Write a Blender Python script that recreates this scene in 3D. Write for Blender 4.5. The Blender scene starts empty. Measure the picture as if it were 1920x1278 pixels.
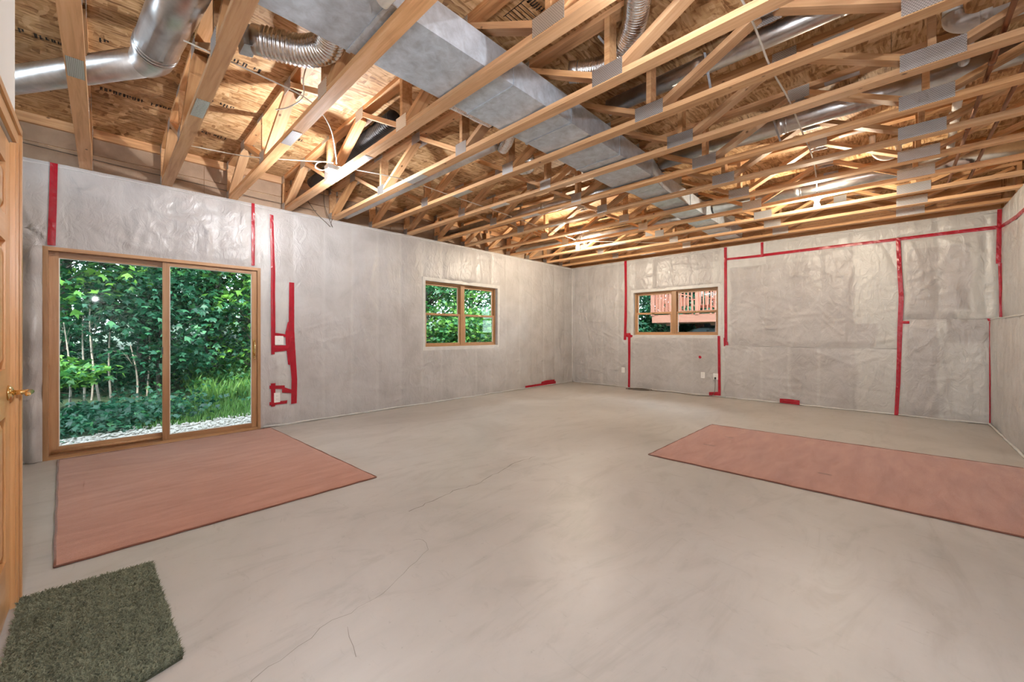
import bpy, bmesh, math, random
import numpy as np
from mathutils import Vector, Matrix

random.seed(7)
SC = bpy.context.scene
COL = SC.collection
PI = math.pi

# ------------------------------------------------------------------ camera
# X runs along the left wall towards the back wall, Y runs towards the left wall
YAW = math.radians(44.0)
cam_d = bpy.data.cameras.new('camera')
cam = bpy.data.objects.new('camera', cam_d)
COL.objects.link(cam)
cam.location = (0, 0, 1.21)
cam.rotation_euler = (PI/2, 0, YAW - PI/2)
cam_d.sensor_width = 36.0
cam_d.lens = 740.0/1920.0*36.0
cam_d.shift_y = -14.0/1920.0
cam_d.clip_start = 0.05
SC.camera = cam

# ------------------------------------------------------------------ world, sun, exposure
W = bpy.data.worlds.new('sky'); SC.world = W; W.use_nodes = True
nt = W.node_tree
bg = nt.nodes['Background']
bg.inputs['Color'].default_value = (0.74, 0.87, 1.0, 1)
bg.inputs['Strength'].default_value = 8.0
sun_d = bpy.data.lights.new('sun', 'SUN'); sun_d.energy = 9.0; sun_d.angle = math.radians(3)
sun_d.color = (1.0, 0.95, 0.85)
sun = bpy.data.objects.new('sun', sun_d); COL.objects.link(sun)
sun.rotation_euler = Vector((0.35, 0.72, -0.75)).to_track_quat('-Z', 'Y').to_euler()
SC.view_settings.view_transform = 'Standard'
SC.view_settings.look = 'None'
SC.view_settings.exposure = 0.42
SC.view_settings.gamma = 1.0
SC.view_settings.use_curve_mapping = False
SC.cycles.use_denoising = True
SC.cycles.max_bounces = 7
SC.cycles.diffuse_bounces = 5
SC.cycles.glossy_bounces = 3
SC.cycles.transparent_max_bounces = 8
SC.cycles.use_adaptive_sampling = True
SC.cycles.adaptive_threshold = 0.1
SC.cycles.adaptive_min_samples = 12
SC.cycles.caustics_reflective = False
SC.cycles.caustics_refractive = False
SC.cycles.sample_clamp_indirect = 6.0
BULB_POWER = 4.0

# ------------------------------------------------------------------ room numbers
YA, XB, YC, YC2 = 5.80, 8.18, -0.93, -1.03      # left wall, back wall, right wall (lower / upper)
H = 2.85                                         # underside of the trusses
DECK = 3.31                                      # underside of the subfloor
TX = [-0.12 + 0.61*n for n in range(14)]         # truss lines
XR = -2.6                                        # rear wall

# ------------------------------------------------------------------ material helpers
MATS = {}
def new_mat(name):
    m = bpy.data.materials.new(name); m.use_nodes = True
    MATS[name] = m
    n = m.node_tree.nodes; l = m.node_tree.links
    return m, n, l, n['Principled BSDF']
def setp(p, **k):
    for a, v in k.items():
        p.inputs[a.replace('_', ' ')].default_value = v
def simple(name, col, rough=0.6, metal=0.0, spec=0.5):
    m, n, l, p = new_mat(name)
    setp(p, Base_Color=(*col, 1), Roughness=rough, Metallic=metal)
    p.inputs['Specular IOR Level'].default_value = spec
    return m
def node(n, t, **k):
    x = n.new(t)
    for a, v in k.items(): setattr(x, a, v)
    return x
def ramp(n, stops, interp='LINEAR'):
    r = n.new('ShaderNodeValToRGB'); r.color_ramp.interpolation = interp
    e = r.color_ramp.elements
    while len(e) < len(stops): e.new(0.5)
    for i, (pos, c) in enumerate(stops):
        e[i].position = pos; e[i].color = (*c, 1)
    return r
def coords(n, l, scale=(1, 1, 1), rand=0.0, rot=(0, 0, 0)):
    tc = n.new('ShaderNodeTexCoord'); mp = n.new('ShaderNodeMapping')
    mp.inputs['Scale'].default_value = scale; mp.inputs['Rotation'].default_value = rot
    if rand:
        oi = n.new('ShaderNodeObjectInfo'); vm = n.new('ShaderNodeVectorMath'); vm.operation = 'SCALE'
        vm.inputs[0].default_value = (rand, rand*0.7, rand*1.3)
        l.new(oi.outputs['Random'], vm.inputs['Scale'])
        l.new(vm.outputs[0], mp.inputs['Location'])
    l.new(tc.outputs['Object'], mp.inputs['Vector'])
    return mp
def noise(n, l, vec, scale, detail=4, rough=0.55, dist=0.0):
    x = n.new('ShaderNodeTexNoise')
    x.inputs['Scale'].default_value = scale; x.inputs['Detail'].default_value = detail
    x.inputs['Roughness'].default_value = rough; x.inputs['Distortion'].default_value = dist
    if vec is not None: l.new(vec.outputs[0], x.inputs['Vector'])
    return x
def mixc(n, l, a, b, fac, mode='MIX'):
    x = n.new('ShaderNodeMix'); x.data_type = 'RGBA'; x.blend_type = mode
    for s, v in ((x.inputs[6], a), (x.inputs[7], b), (x.inputs[0], fac)):
        if isinstance(v, (int, float)): s.default_value = v
        elif isinstance(v, tuple): s.default_value = (*v, 1)
        else: l.new(v, s)
    return x.outputs[2]
def bump(n, l, h, strength=0.3, dist=0.01, prev=None):
    b = n.new('ShaderNodeBump'); b.inputs['Strength'].default_value = strength; b.inputs['Distance'].default_value = dist
    l.new(h, b.inputs['Height'])
    if prev is not None: l.new(prev, b.inputs['Normal'])
    return b.outputs[0]

def lumber_mat(name, c1, c2, c3, rough=0.6, knots=True):
    m, n, l, p = new_mat(name)
    mp = coords(n, l, (22, 1.1, 22), rand=40)
    g = noise(n, l, mp, 1.6, 4, 0.6, 0.6)
    r = ramp(n, [(0.25, c1), (0.5, c2), (0.75, c3)])
    l.new(g.outputs['Fac'], r.inputs[0])
    oi = n.new('ShaderNodeObjectInfo')
    mr = n.new('ShaderNodeMapRange'); mr.inputs[3].default_value = 0.82; mr.inputs[4].default_value = 1.12
    l.new(oi.outputs['Random'], mr.inputs[0])
    cmb = n.new('ShaderNodeCombineColor')
    for i in range(3): l.new(mr.outputs[0], cmb.inputs[i])
    col = mixc(n, l, r.outputs[0], cmb.outputs[0], 1.0, 'MULTIPLY')
    if knots:      # some sticks have greyed in the weather
        m7 = n.new('ShaderNodeMath'); m7.operation = 'MULTIPLY'; m7.inputs[1].default_value = 7.31; l.new(oi.outputs['Random'], m7.inputs[0])
        fr7 = n.new('ShaderNodeMath'); fr7.operation = 'FRACT'; l.new(m7.outputs[0], fr7.inputs[0])
        ml7 = n.new('ShaderNodeMath'); ml7.operation = 'MULTIPLY'; ml7.inputs[1].default_value = 0.22; l.new(fr7.outputs[0], ml7.inputs[0])
        g_ = sum(c2)/3
        col = mixc(n, l, col, (g_*1.25, g_*1.05, g_*0.84), ml7.outputs[0])
    if knots:
        mk = coords(n, l, (8, 5.5, 8), rand=60)
        v = n.new('ShaderNodeTexVoronoi'); v.inputs['Scale'].default_value = 1.0
        l.new(mk.outputs[0], v.inputs['Vector'])
        kr = ramp(n, [(0.0, (1, 1, 1)), (0.05, (1, 1, 1)), (0.10, (0, 0, 0))])
        l.new(v.outputs['Distance'], kr.inputs[0])
        sc_ = n.new('ShaderNodeSeparateColor'); l.new(v.outputs['Color'], sc_.inputs[0])
        gt = n.new('ShaderNodeMath'); gt.operation = 'GREATER_THAN'; gt.inputs[1].default_value = 0.62; l.new(sc_.outputs[0], gt.inputs[0])
        mu = n.new('ShaderNodeMath'); mu.operation = 'MULTIPLY'; l.new(gt.outputs[0], mu.inputs[0]); l.new(kr.outputs[0], mu.inputs[1])
        col = mixc(n, l, col, tuple(x*0.3 for x in c1), mu.outputs[0])
    l.new(col, p.inputs['Base Color'])
    setp(p, Roughness=rough)
    l.new(bump(n, l, g.outputs['Fac'], 0.15, 0.003), p.inputs['Normal'])
    return m
lumber = lumber_mat('spruce lumber', (0.50, 0.235, 0.09), (0.71, 0.39, 0.172), (0.81, 0.51, 0.27))
oakwood = lumber_mat('stained window wood', (0.34, 0.17, 0.07), (0.43, 0.235, 0.11), (0.50, 0.30, 0.155), 0.4, False)
doorwood = lumber_mat('clear finished pine', (0.50, 0.26, 0.10), (0.60, 0.34, 0.15), (0.68, 0.42, 0.22), 0.28, False)

def osb_mat():
    m, n, l, p = new_mat('oriented strand board')
    mp = coords(n, l, (1, 1, 1), rand=30)
    dn = noise(n, l, mp, 2.2, 3, 0.5)
    vm = n.new('ShaderNodeVectorMath'); vm.operation = 'MULTIPLY_ADD'
    vm.inputs[1].default_value = (0.13, 0.13, 0.13)
    l.new(dn.outputs['Color'], vm.inputs[0]); l.new(mp.outputs[0], vm.inputs[2])
    def layer(scale, rot):
        q = n.new('ShaderNodeMapping'); q.inputs['Scale'].default_value = scale; q.inputs['Rotation'].default_value = (0, 0, rot)
        l.new(vm.outputs[0], q.inputs['Vector'])
        v = n.new('ShaderNodeTexVoronoi'); v.inputs['Scale'].default_value = 1.0
        l.new(q.outputs[0], v.inputs['Vector'])
        s = n.new('ShaderNodeSeparateColor'); l.new(v.outputs['Color'], s.inputs[0])
        return s.outputs[0], v
    a, va = layer((7.5, 64, 1), 0.12); b, vb = layer((30, 14, 1), 0.5); c, vc = layer((10, 68, 1), -0.26)
    m1 = mixc(n, l, a, c, 0.5)
    sel = noise(n, l, mp, 9, 2)
    sr_ = ramp(n, [(0.46, (0, 0, 0)), (0.64, (0.85, 0.85, 0.85))]); l.new(sel.outputs['Fac'], sr_.inputs[0])
    m2 = mixc(n, l, m1, b, sr_.outputs[0])
    r = ramp(n, [(0.10, (0.28, 0.135, 0.05)), (0.30, (0.47, 0.26, 0.11)), (0.52, (0.65, 0.41, 0.20)), (0.85, (0.80, 0.57, 0.33))])
    l.new(m2, r.inputs[0])
    big = noise(n, l, mp, 1.3, 3)
    br = ramp(n, [(0.3, (0.80, 0.76, 0.72)), (0.7, (1.08, 1.06, 1.04))]); l.new(big.outputs['Fac'], br.inputs[0])
    l.new(mixc(n, l, r.outputs[0], br.outputs[0], 1.0, 'MULTIPLY'), p.inputs['Base Color'])
    setp(p, Roughness=0.62)
    l.new(bump(n, l, m2, 0.35, 0.004), p.inputs['Normal'])
    return m
osb = osb_mat()

def metal_mat(name, col, rough, scale=18, metal=1.0, bmp=0.05):
    m, n, l, p = new_mat(name)
    mp = coords(n, l, (1, 1, 1), rand=20)
    g = noise(n, l, mp, scale, 5, 0.65, 0.4)
    r = ramp(n, [(0.3, tuple(c*0.72 for c in col)), (0.7, tuple(min(1, c*1.12) for c in col))]); l.new(g.outputs['Fac'], r.inputs[0])
    l.new(r.outputs[0], p.inputs['Base Color'])
    rr = n.new('ShaderNodeMapRange'); rr.inputs[3].default_value = rough*0.75; rr.inputs[4].default_value = rough*1.3
    l.new(g.outputs['Fac'], rr.inputs[0]); l.new(rr.outputs[0], p.inputs['Roughness'])
    setp(p, Metallic=metal)
    l.new(bump(n, l, g.outputs['Fac'], bmp, 0.01), p.inputs['Normal'])
    return m
galv = metal_mat('galvanised sheet', (0.60, 0.68, 0.77), 0.40, 14, 0.35)
galv2 = metal_mat('galvanised round pipe', (0.68, 0.68, 0.68), 0.32, 6, 1.0, 0.02)
foil = metal_mat('crinkled foil', (0.86, 0.85, 0.84), 0.2, 40, 1.0, 0.2)
copper = simple('weathered copper', (0.30, 0.14, 0.08), 0.35, 0.9)
brass = simple('polished brass', (0.83, 0.60, 0.28), 0.15, 1.0)
darkmetal = simple('dark metal', (0.05, 0.05, 0.055), 0.4, 0.6)
white_plastic = simple('white plastic', (0.80, 0.80, 0.78), 0.35)
pvc_mat = simple('white pvc', (0.78, 0.77, 0.74), 0.3)
slotdark = simple('dark slot', (0.03, 0.03, 0.03), 0.6)
black_rubber = simple('black rubber', (0.02, 0.02, 0.022), 0.5)
brown_cord = simple('brown cord', (0.10, 0.075, 0.055), 0.5)
cable_white = simple('white cable sheath', (0.74, 0.71, 0.64), 0.45)
ink = simple('black printing ink', (0.035, 0.025, 0.02), 0.7)
crackm = simple('dark crack', (0.23, 0.205, 0.18), 0.9)
bagm = simple('black jacket', (0.015, 0.015, 0.017), 0.45)

def plate_mat():
    m, n, l, p = new_mat('punched steel plate')
    mp = coords(n, l, (1, 1, 1))
    b = n.new('ShaderNodeTexBrick'); b.inputs['Scale'].default_value = 1.0
    b.inputs['Brick Width'].default_value = 0.0125; b.inputs['Row Height'].default_value = 0.008
    b.inputs['Mortar Size'].default_value = 0.0032; b.inputs['Mortar Smooth'].default_value = 0.3
    b.inputs['Color1'].default_value = (0.12, 0.12, 0.12, 1); b.inputs['Color2'].default_value = (0.17, 0.17, 0.17, 1)
    b.inputs['Mortar'].default_value = (0.72, 0.73, 0.74, 1)
    sw = n.new('ShaderNodeSeparateXYZ'); cb = n.new('ShaderNodeCombineXYZ')
    l.new(mp.outputs[0], sw.inputs[0]); l.new(sw.outputs[1], cb.inputs[0]); l.new(sw.outputs[2], cb.inputs[1])
    l.new(cb.outputs[0], b.inputs['Vector'])
    l.new(b.outputs['Color'], p.inputs['Base Color'])
    setp(p, Metallic=0.85, Roughness=0.38)
    l.new(bump(n, l, b.outputs['Fac'], 0.6, 0.002), p.inputs['Normal'])
    return m
platem = plate_mat()
def plate_mat2():
    m = platem.copy(); m.name = 'punched steel plate flat'
    nd = m.node_tree.nodes
    cb = [x for x in nd if x.type == 'COMBXYZ'][0]; sw = [x for x in nd if x.type == 'SEPXYZ'][0]
    m.node_tree.links.new(sw.outputs[0], cb.inputs[1])
    return m
platem2 = plate_mat2()

def plastic_mat():
    # clear poly sheet over fibreglass: mottled warm grey, paler where the film lies on bare framing
    m, n, l, p = new_mat('vapour barrier film')
    mp = coords(n, l, (1, 1, 1))
    a = noise(n, l, mp, 2.4, 6, 0.6, 0.3)
    r = ramp(n, [(0.3, (0.385, 0.367, 0.362)), (0.5, (0.445, 0.432, 0.43)), (0.72, (0.505, 0.496, 0.497))]); l.new(a.outputs['Fac'], r.inputs[0])
    at = n.new('ShaderNodeAttribute'); at.attribute_name = 'pale'
    col = mixc(n, l, r.outputs[0], (0.56, 0.565, 0.55), at.outputs['Fac'])
    l.new(col, p.inputs['Base Color'])
    setp(p, Roughness=0.33)
    p.inputs['Specular IOR Level'].default_value = 0.5
    mp2 = coords(n, l, (1.0, 1.0, 0.55), rot=(0.2, 0.1, 0.3))
    b1 = noise(n, l, mp2, 9, 3, 0.55, 1.6); b2 = noise(n, l, mp, 55, 2, 0.6, 0.8)
    x = bump(n, l, b1.outputs['Fac'], 0.38, 0.03)
    x = bump(n, l, b2.outputs['Fac'], 0.25, 0.006, x)
    l.new(x, p.inputs['Normal'])
    return m
plastic = plastic_mat()
def film_mat(name, col, rough=0.3):
    m, n, l, p = new_mat(name)
    mp = coords(n, l); a = noise(n, l, mp, 9, 4)
    r = ramp(n, [(0.3, tuple(c*0.9 for c in col)), (0.7, tuple(min(1, c*1.07) for c in col))]); l.new(a.outputs['Fac'], r.inputs[0])
    l.new(r.outputs[0], p.inputs['Base Color']); setp(p, Roughness=rough)
    l.new(bump(n, l, noise(n, l, mp, 30, 4, 0.6, 1.0).outputs['Fac'], 0.3, 0.01), p.inputs['Normal'])
    return m
reveal_mat = film_mat('white film wrapped reveal', (0.58, 0.58, 0.57))
rollfilm = film_mat('rolled clear film', (0.62, 0.58, 0.52), 0.2)
tape = film_mat('red sheathing tape', (0.37, 0.008, 0.022), 0.22)
drywall = simple('painted drywall', (0.62, 0.60, 0.57), 0.8)

def concrete_mat():
    m, n, l, p = new_mat('trowelled concrete')
    mp = coords(n, l)
    a = noise(n, l, mp, 0.7, 6, 0.6, 0.6)
    r = ramp(n, [(0.25, (0.375, 0.352, 0.328)), (0.5, (0.452, 0.432, 0.408)), (0.75, (0.53, 0.512, 0.49))]); l.new(a.outputs['Fac'], r.inputs[0])
    ms = coords(n, l, (1.0, 2.6, 1), rot=(0, 0, 0.5))
    s = noise(n, l, ms, 1.1, 5, 0.62, 2.4)
    sr = ramp(n, [(0.30, (0.83, 0.82, 0.81)), (0.48, (1, 1, 1)), (0.75, (1.07, 1.07, 1.07))]); l.new(s.outputs['Fac'], sr.inputs[0])
    col = mixc(n, l, r.outputs[0], sr.outputs[0], 0.8, 'MULTIPLY')
    ms2 = coords(n, l, (4.0, 1.6, 1), rot=(0, 0, -0.5))
    s2 = noise(n, l, ms2, 1.7, 5, 0.7, 2.6)
    sr2 = ramp(n, [(0.28, (0.80, 0.79, 0.78)), (0.40, (1, 1, 1))]); l.new(s2.outputs['Fac'], sr2.inputs[0])
    col = mixc(n, l, col, sr2.outputs[0], 0.6, 'MULTIPLY')
    sp = noise(n, l, mp, 26, 3, 0.7)
    spr = ramp(n, [(0.25, (0.72, 0.70, 0.68)), (0.34, (1, 1, 1))]); l.new(sp.outputs['Fac'], spr.inputs[0])
    col = mixc(n, l, col, spr.outputs[0], 0.6, 'MULTIPLY')
    l.new(col, p.inputs['Base Color'])
    rr = n.new('ShaderNodeMapRange'); rr.inputs[3].default_value = 0.34; rr.inputs[4].default_value = 0.56
    l.new(s.outputs['Fac'], rr.inputs[0]); l.new(rr.outputs[0], p.inputs['Roughness'])
    p.inputs['Specular IOR Level'].default_value = 0.5
    x = bump(n, l, s.outputs['Fac'], 0.12, 0.01); x = bump(n, l, sp.outputs['Fac'], 0.06, 0.003, x)
    l.new(x, p.inputs['Normal'])
    return m
concrete = concrete_mat()

def carpet_mat(name, c1, c2, sc=60):
    m, n, l, p = new_mat(name)
    mp = coords(n, l); ms = coords(n, l, (1, 4.5, 1))
    a = noise(n, l, ms, 2.2, 6, 0.65, 0.5); f = noise(n, l, mp, 220, 2, 0.7)
    r = ramp(n, [(0.3, c1), (0.7, c2)]); l.new(a.outputs['Fac'], r.inputs[0])
    fr = ramp(n, [(0.3, (0.8, 0.8, 0.8)), (0.7, (1.08, 1.08, 1.08))]); l.new(f.outputs['Fac'], fr.inputs[0])
    l.new(mixc(n, l, r.outputs[0], fr.outputs[0], 1.0, 'MULTIPLY'), p.inputs['Base Color'])
    setp(p, Roughness=0.95); p.inputs['Specular IOR Level'].default_value = 0.15
    p.inputs['Sheen Weight'].default_value = 0.5; p.inputs['Sheen Roughness'].default_value = 0.35
    l.new(bump(n, l, f.outputs['Fac'], 0.5, 0.004), p.inputs['Normal'])
    return m
pinkcarpet = carpet_mat('dusty pink carpet', (0.37, 0.155, 0.105), (0.50, 0.24, 0.168))
binding = carpet_mat('carpet binding', (0.20, 0.085, 0.06), (0.26, 0.12, 0.085))
matback = simple('mat backing', (0.06, 0.065, 0.04), 0.95)
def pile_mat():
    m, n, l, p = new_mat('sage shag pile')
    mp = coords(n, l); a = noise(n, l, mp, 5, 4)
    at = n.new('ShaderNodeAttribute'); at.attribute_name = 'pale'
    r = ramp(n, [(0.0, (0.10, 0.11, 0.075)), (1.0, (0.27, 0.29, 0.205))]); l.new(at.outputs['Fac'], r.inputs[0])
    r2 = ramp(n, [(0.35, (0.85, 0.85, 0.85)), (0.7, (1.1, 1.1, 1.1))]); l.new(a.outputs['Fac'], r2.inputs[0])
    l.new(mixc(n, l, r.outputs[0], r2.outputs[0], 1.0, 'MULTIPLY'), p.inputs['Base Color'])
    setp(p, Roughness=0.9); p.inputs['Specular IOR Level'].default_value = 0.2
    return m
shag = pile_mat()

def glass_mat():
    m = bpy.data.materials.new('window glass'); m.use_nodes = True
    n = m.node_tree.nodes; l = m.node_tree.links
    n.remove(n['Principled BSDF'])
    t = n.new('ShaderNodeBsdfTransparent'); t.inputs[0].default_value = (0.95, 0.97, 0.96, 1)
    g = n.new('ShaderNodeBsdfGlossy'); g.inputs['Roughness'].default_value = 0.02
    f = n.new('ShaderNodeFresnel'); f.inputs['IOR'].default_value = 1.28
    mx = n.new('ShaderNodeMixShader')
    l.new(f.outputs[0], mx.inputs[0]); l.new(t.outputs[0], mx.inputs[1]); l.new(g.outputs[0], mx.inputs[2])
    l.new(mx.outputs[0], n['Material Output'].inputs[0])
    return m
glass = glass_mat()
def emit_mat(name, col, s):
    m = bpy.data.materials.new(name); m.use_nodes = True
    n = m.node_tree.nodes; l = m.node_tree.links; n.remove(n['Principled BSDF'])
    e = n.new('ShaderNodeEmission'); e.inputs[0].default_value = (*col, 1); e.inputs[1].default_value = s
    l.new(e.outputs[0], n['Material Output'].inputs[0])
    return m

# ------------------------------------------------------------------ object helpers
def tag(o, label=None, cat=None, group=None, kind=None):
    if label: o['label'] = label
    if cat: o['category'] = cat
    if group: o['group'] = group
    if kind: o['kind'] = kind
    return o
def link(o, parent=None):
    COL.objects.link(o)
    if parent is not None: o.parent = parent
    return o
def empty(name, loc=(0, 0, 0)):
    o = bpy.data.objects.new(name, None); o.empty_display_size = 0.1
    o.location = loc
    return link(o)
def thing(name, label, cat, loc=(0, 0, 0), group=None):
    return tag(empty(name, loc), label, cat, group)
def mesh_obj(name, verts, faces, mat, parent=None, smooth=False, attr=None):
    me = bpy.data.meshes.new(name)
    me.from_pydata([tuple(v) for v in verts], [], [tuple(f) for f in faces])
    if mat is not None: me.materials.append(mat)
    if smooth: me.polygons.foreach_set('use_smooth', [True]*len(me.polygons))
    if attr is not None:
        a = me.attributes.new('pale', 'FLOAT', 'POINT'); a.data.foreach_set('value', np.asarray(attr, dtype=np.float32))
    me.update()
    o = bpy.data.objects.new(name, me)
    link(o, parent)
    if parent is not None: o.matrix_parent_inverse = Matrix.Translation(-Vector(parent.location))
    return o
BOXF = [(0, 3, 2, 1), (4, 5, 6, 7), (0, 1, 5, 4), (1, 2, 6, 5), (2, 3, 7, 6), (3, 0, 4, 7)]
def boxv(x0, x1, y0, y1, z0, z1):
    return [(x0, y0, z0), (x1, y0, z0), (x1, y1, z0), (x0, y1, z0), (x0, y0, z1), (x1, y0, z1), (x1, y1, z1), (x0, y1, z1)]
class MB:
    def __init__(s): s.v = []; s.f = []; s.a = []
    def add(s, v, f, a=None):
        o = len(s.v); s.v += [tuple(x) for x in v]; s.f += [tuple(i+o for i in q) for q in f]
        return s
    def box(s, *b): return s.add(boxv(*b), BOXF)
    def tube(s, pts, r, n=8, caps=True):
        v, f = tube_geo(pts, r, n, caps); return s.add(v, f)
    def build(s, name, mat, parent=None, smooth=False): return mesh_obj(name, s.v, s.f, mat, parent, smooth)
def catmull(pts, m=6):
    P = [Vector(p) for p in pts]
    if len(P) < 3: return P
    out = []
    Q = [P[0]*2 - P[1]] + P + [P[-1]*2 - P[-2]]
    for i in range(1, len(Q)-2):
        a, b, c, d = Q[i-1:i+3]
        for k in range(m):
            t = k/m
            out.append(0.5*((2*b) + (c-a)*t + (2*a-5*b+4*c-d)*t*t + (3*b-a-3*c+d)*t**3))
    out.append(P[-1]); return out
def tube_geo(pts, r, n=8, caps=True):
    P = [Vector(p) for p in pts]; v = []; f = []
    up = Vector((0, 0, 1)); prev = None
    for i, p in enumerate(P):
        t = (P[min(i+1, len(P)-1)] - P[max(i-1, 0)]).normalized()
        if prev is None:
            a = t.cross(up)
            if a.length < 0.05: a = t.cross(Vector((1, 0, 0)))
        else:
            a = prev - t*prev.dot(t)
            if a.length < 1e-4: a = t.cross(up)
        a.normalize(); b = t.cross(a); prev = a
        rr = r[i] if hasattr(r, '__len__') else r
        for k in range(n):
            w = 2*PI*k/n; v.append(p + a*(rr*math.cos(w)) + b*(rr*math.sin(w)))
    for i in range(len(P)-1):
        for k in range(n):
            f.append((i*n+k, i*n+(k+1) % n, (i+1)*n+(k+1) % n, (i+1)*n+k))
    if caps:
        f.append(tuple(reversed(range(n)))); f.append(tuple(range((len(P)-1)*n, len(P)*n)))
    return v, f
def tube_obj(name, pts, r, mat, parent=None, n=8, m=6, caps=True):
    P = catmull(pts, m) if m else pts
    if hasattr(r, '__len__') and len(r) != len(P): r = list(np.interp(np.linspace(0, 1, len(P)), np.linspace(0, 1, len(r)), r))
    v, f = tube_geo(P, r, n, caps)
    return mesh_obj(name, v, f, mat, parent, True)
def box_obj(name, b, mat, parent=None, bev=0.0):
    # mesh origin at the box centre so the grain follows each piece
    c = Vector(((b[0]+b[1])/2, (b[2]+b[3])/2, (b[4]+b[5])/2))
    h = ((b[1]-b[0])/2, (b[3]-b[2])/2, (b[5]-b[4])/2)
    me = bpy.data.meshes.new(name)
    if bev > 0:
        bm = bmesh.new(); bmesh.ops.create_cube(bm, size=2)
        for x in bm.verts: x.co = Vector((x.co.x*h[0], x.co.y*h[1], x.co.z*h[2]))
        bmesh.ops.bevel(bm, geom=list(bm.edges), offset=bev, segments=2, affect='EDGES'); bm.to_mesh(me); bm.free()
    else:
        me.from_pydata(boxv(-h[0], h[0], -h[1], h[1], -h[2], h[2]), [], BOXF)
    if mat: me.materials.append(mat)
    o = bpy.data.objects.new(name, me); o.location = c
    link(o, parent)
    if parent is not None: o.matrix_parent_inverse = Matrix.Translation(-Vector(parent.location))
    return o
BOXC = {}
def plank(name, centre, dims, mat, parent, rot=(0, 0, 0)):
    # a stick whose long axis is local Y, meshes shared between equal sticks
    key = (name, tuple(round(d, 4) for d in dims), mat.name)
    if key not in BOXC:
        me = bpy.data.meshes.new(name)
        h = [d/2 for d in dims]
        me.from_pydata(boxv(-h[0], h[0], -h[1], h[1], -h[2], h[2]), [], BOXF); me.materials.append(mat)
        BOXC[key] = me
    o = bpy.data.objects.new(name, BOXC[key]); o.location = centre; o.rotation_euler = rot
    link(o, parent)
    if parent is not None: o.matrix_parent_inverse = Matrix.Translation(-Vector(parent.location))
    return o
def lathe(name, prof, mat, parent=None, loc=(0, 0, 0), axis='Z', n=20):
    v = []; f = []
    for (r, z) in prof:
        for k in range(n):
            w = 2*PI*k/n; a, b = r*math.cos(w), r*math.sin(w)
            v.append({'Z': (a, b, z), 'X': (z, a, b), 'Y': (b, z, a)}[axis])
    for i in range(len(prof)-1):
        for k in range(n): f.append((i*n+k, i*n+(k+1) % n, (i+1)*n+(k+1) % n, (i+1)*n+k))
    f.append(tuple(reversed(range(n)))); f.append(tuple(range((len(prof)-1)*n, len(prof)*n)))
    v = [(x+loc[0], y+loc[1], z+loc[2]) for x, y, z in v]
    return mesh_obj(name, v, f, mat, parent, True)

# ------------------------------------------------------------------ sheets of film on the walls
def creases(U, Z, rng, n, u0, u1, z0, z1, ln=(0.15, 0.7), amp=0.004, w=0.012, ang=None):
    D = np.zeros_like(U)
    for _ in range(n):
        cu, cz = rng.uniform(u0, u1), rng.uniform(z0, z1)
        a = rng.uniform(0, PI) if ang is None else rng.normal(ang[0], ang[1])
        L = rng.uniform(*ln); du, dz = math.cos(a), math.sin(a)
        s = (U-cu)*du + (Z-cz)*dz; d = -(U-cu)*dz + (Z-cz)*du + 0.12*s*s/L*rng.uniform(-1, 1)
        D += rng.choice([-0.6, 1.0])*amp*rng.uniform(0.4, 1)*np.exp(-(d/w)**2)*np.clip(1-(2*s/L)**2, 0, 1)
    return D
def star(U, Z, cu, cz, rng, k=7, R=0.4, amp=0.013):
    D = np.zeros_like(U)
    a0 = np.arctan2(Z-cz, U-cu); r = np.hypot(U-cu, Z-cz)
    for _ in range(k):
        a = rng.uniform(-PI, PI); d = np.abs(np.angle(np.exp(1j*(a0-a))))*r
        D += amp*rng.uniform(0.4, 1)*np.exp(-(d/(0.008+0.03*r))**2)*np.clip(1-r/(R*rng.uniform(0.5, 1)), 0, 1)
    return D - 0.5*amp*np.exp(-(r/0.05)**2)
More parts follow.
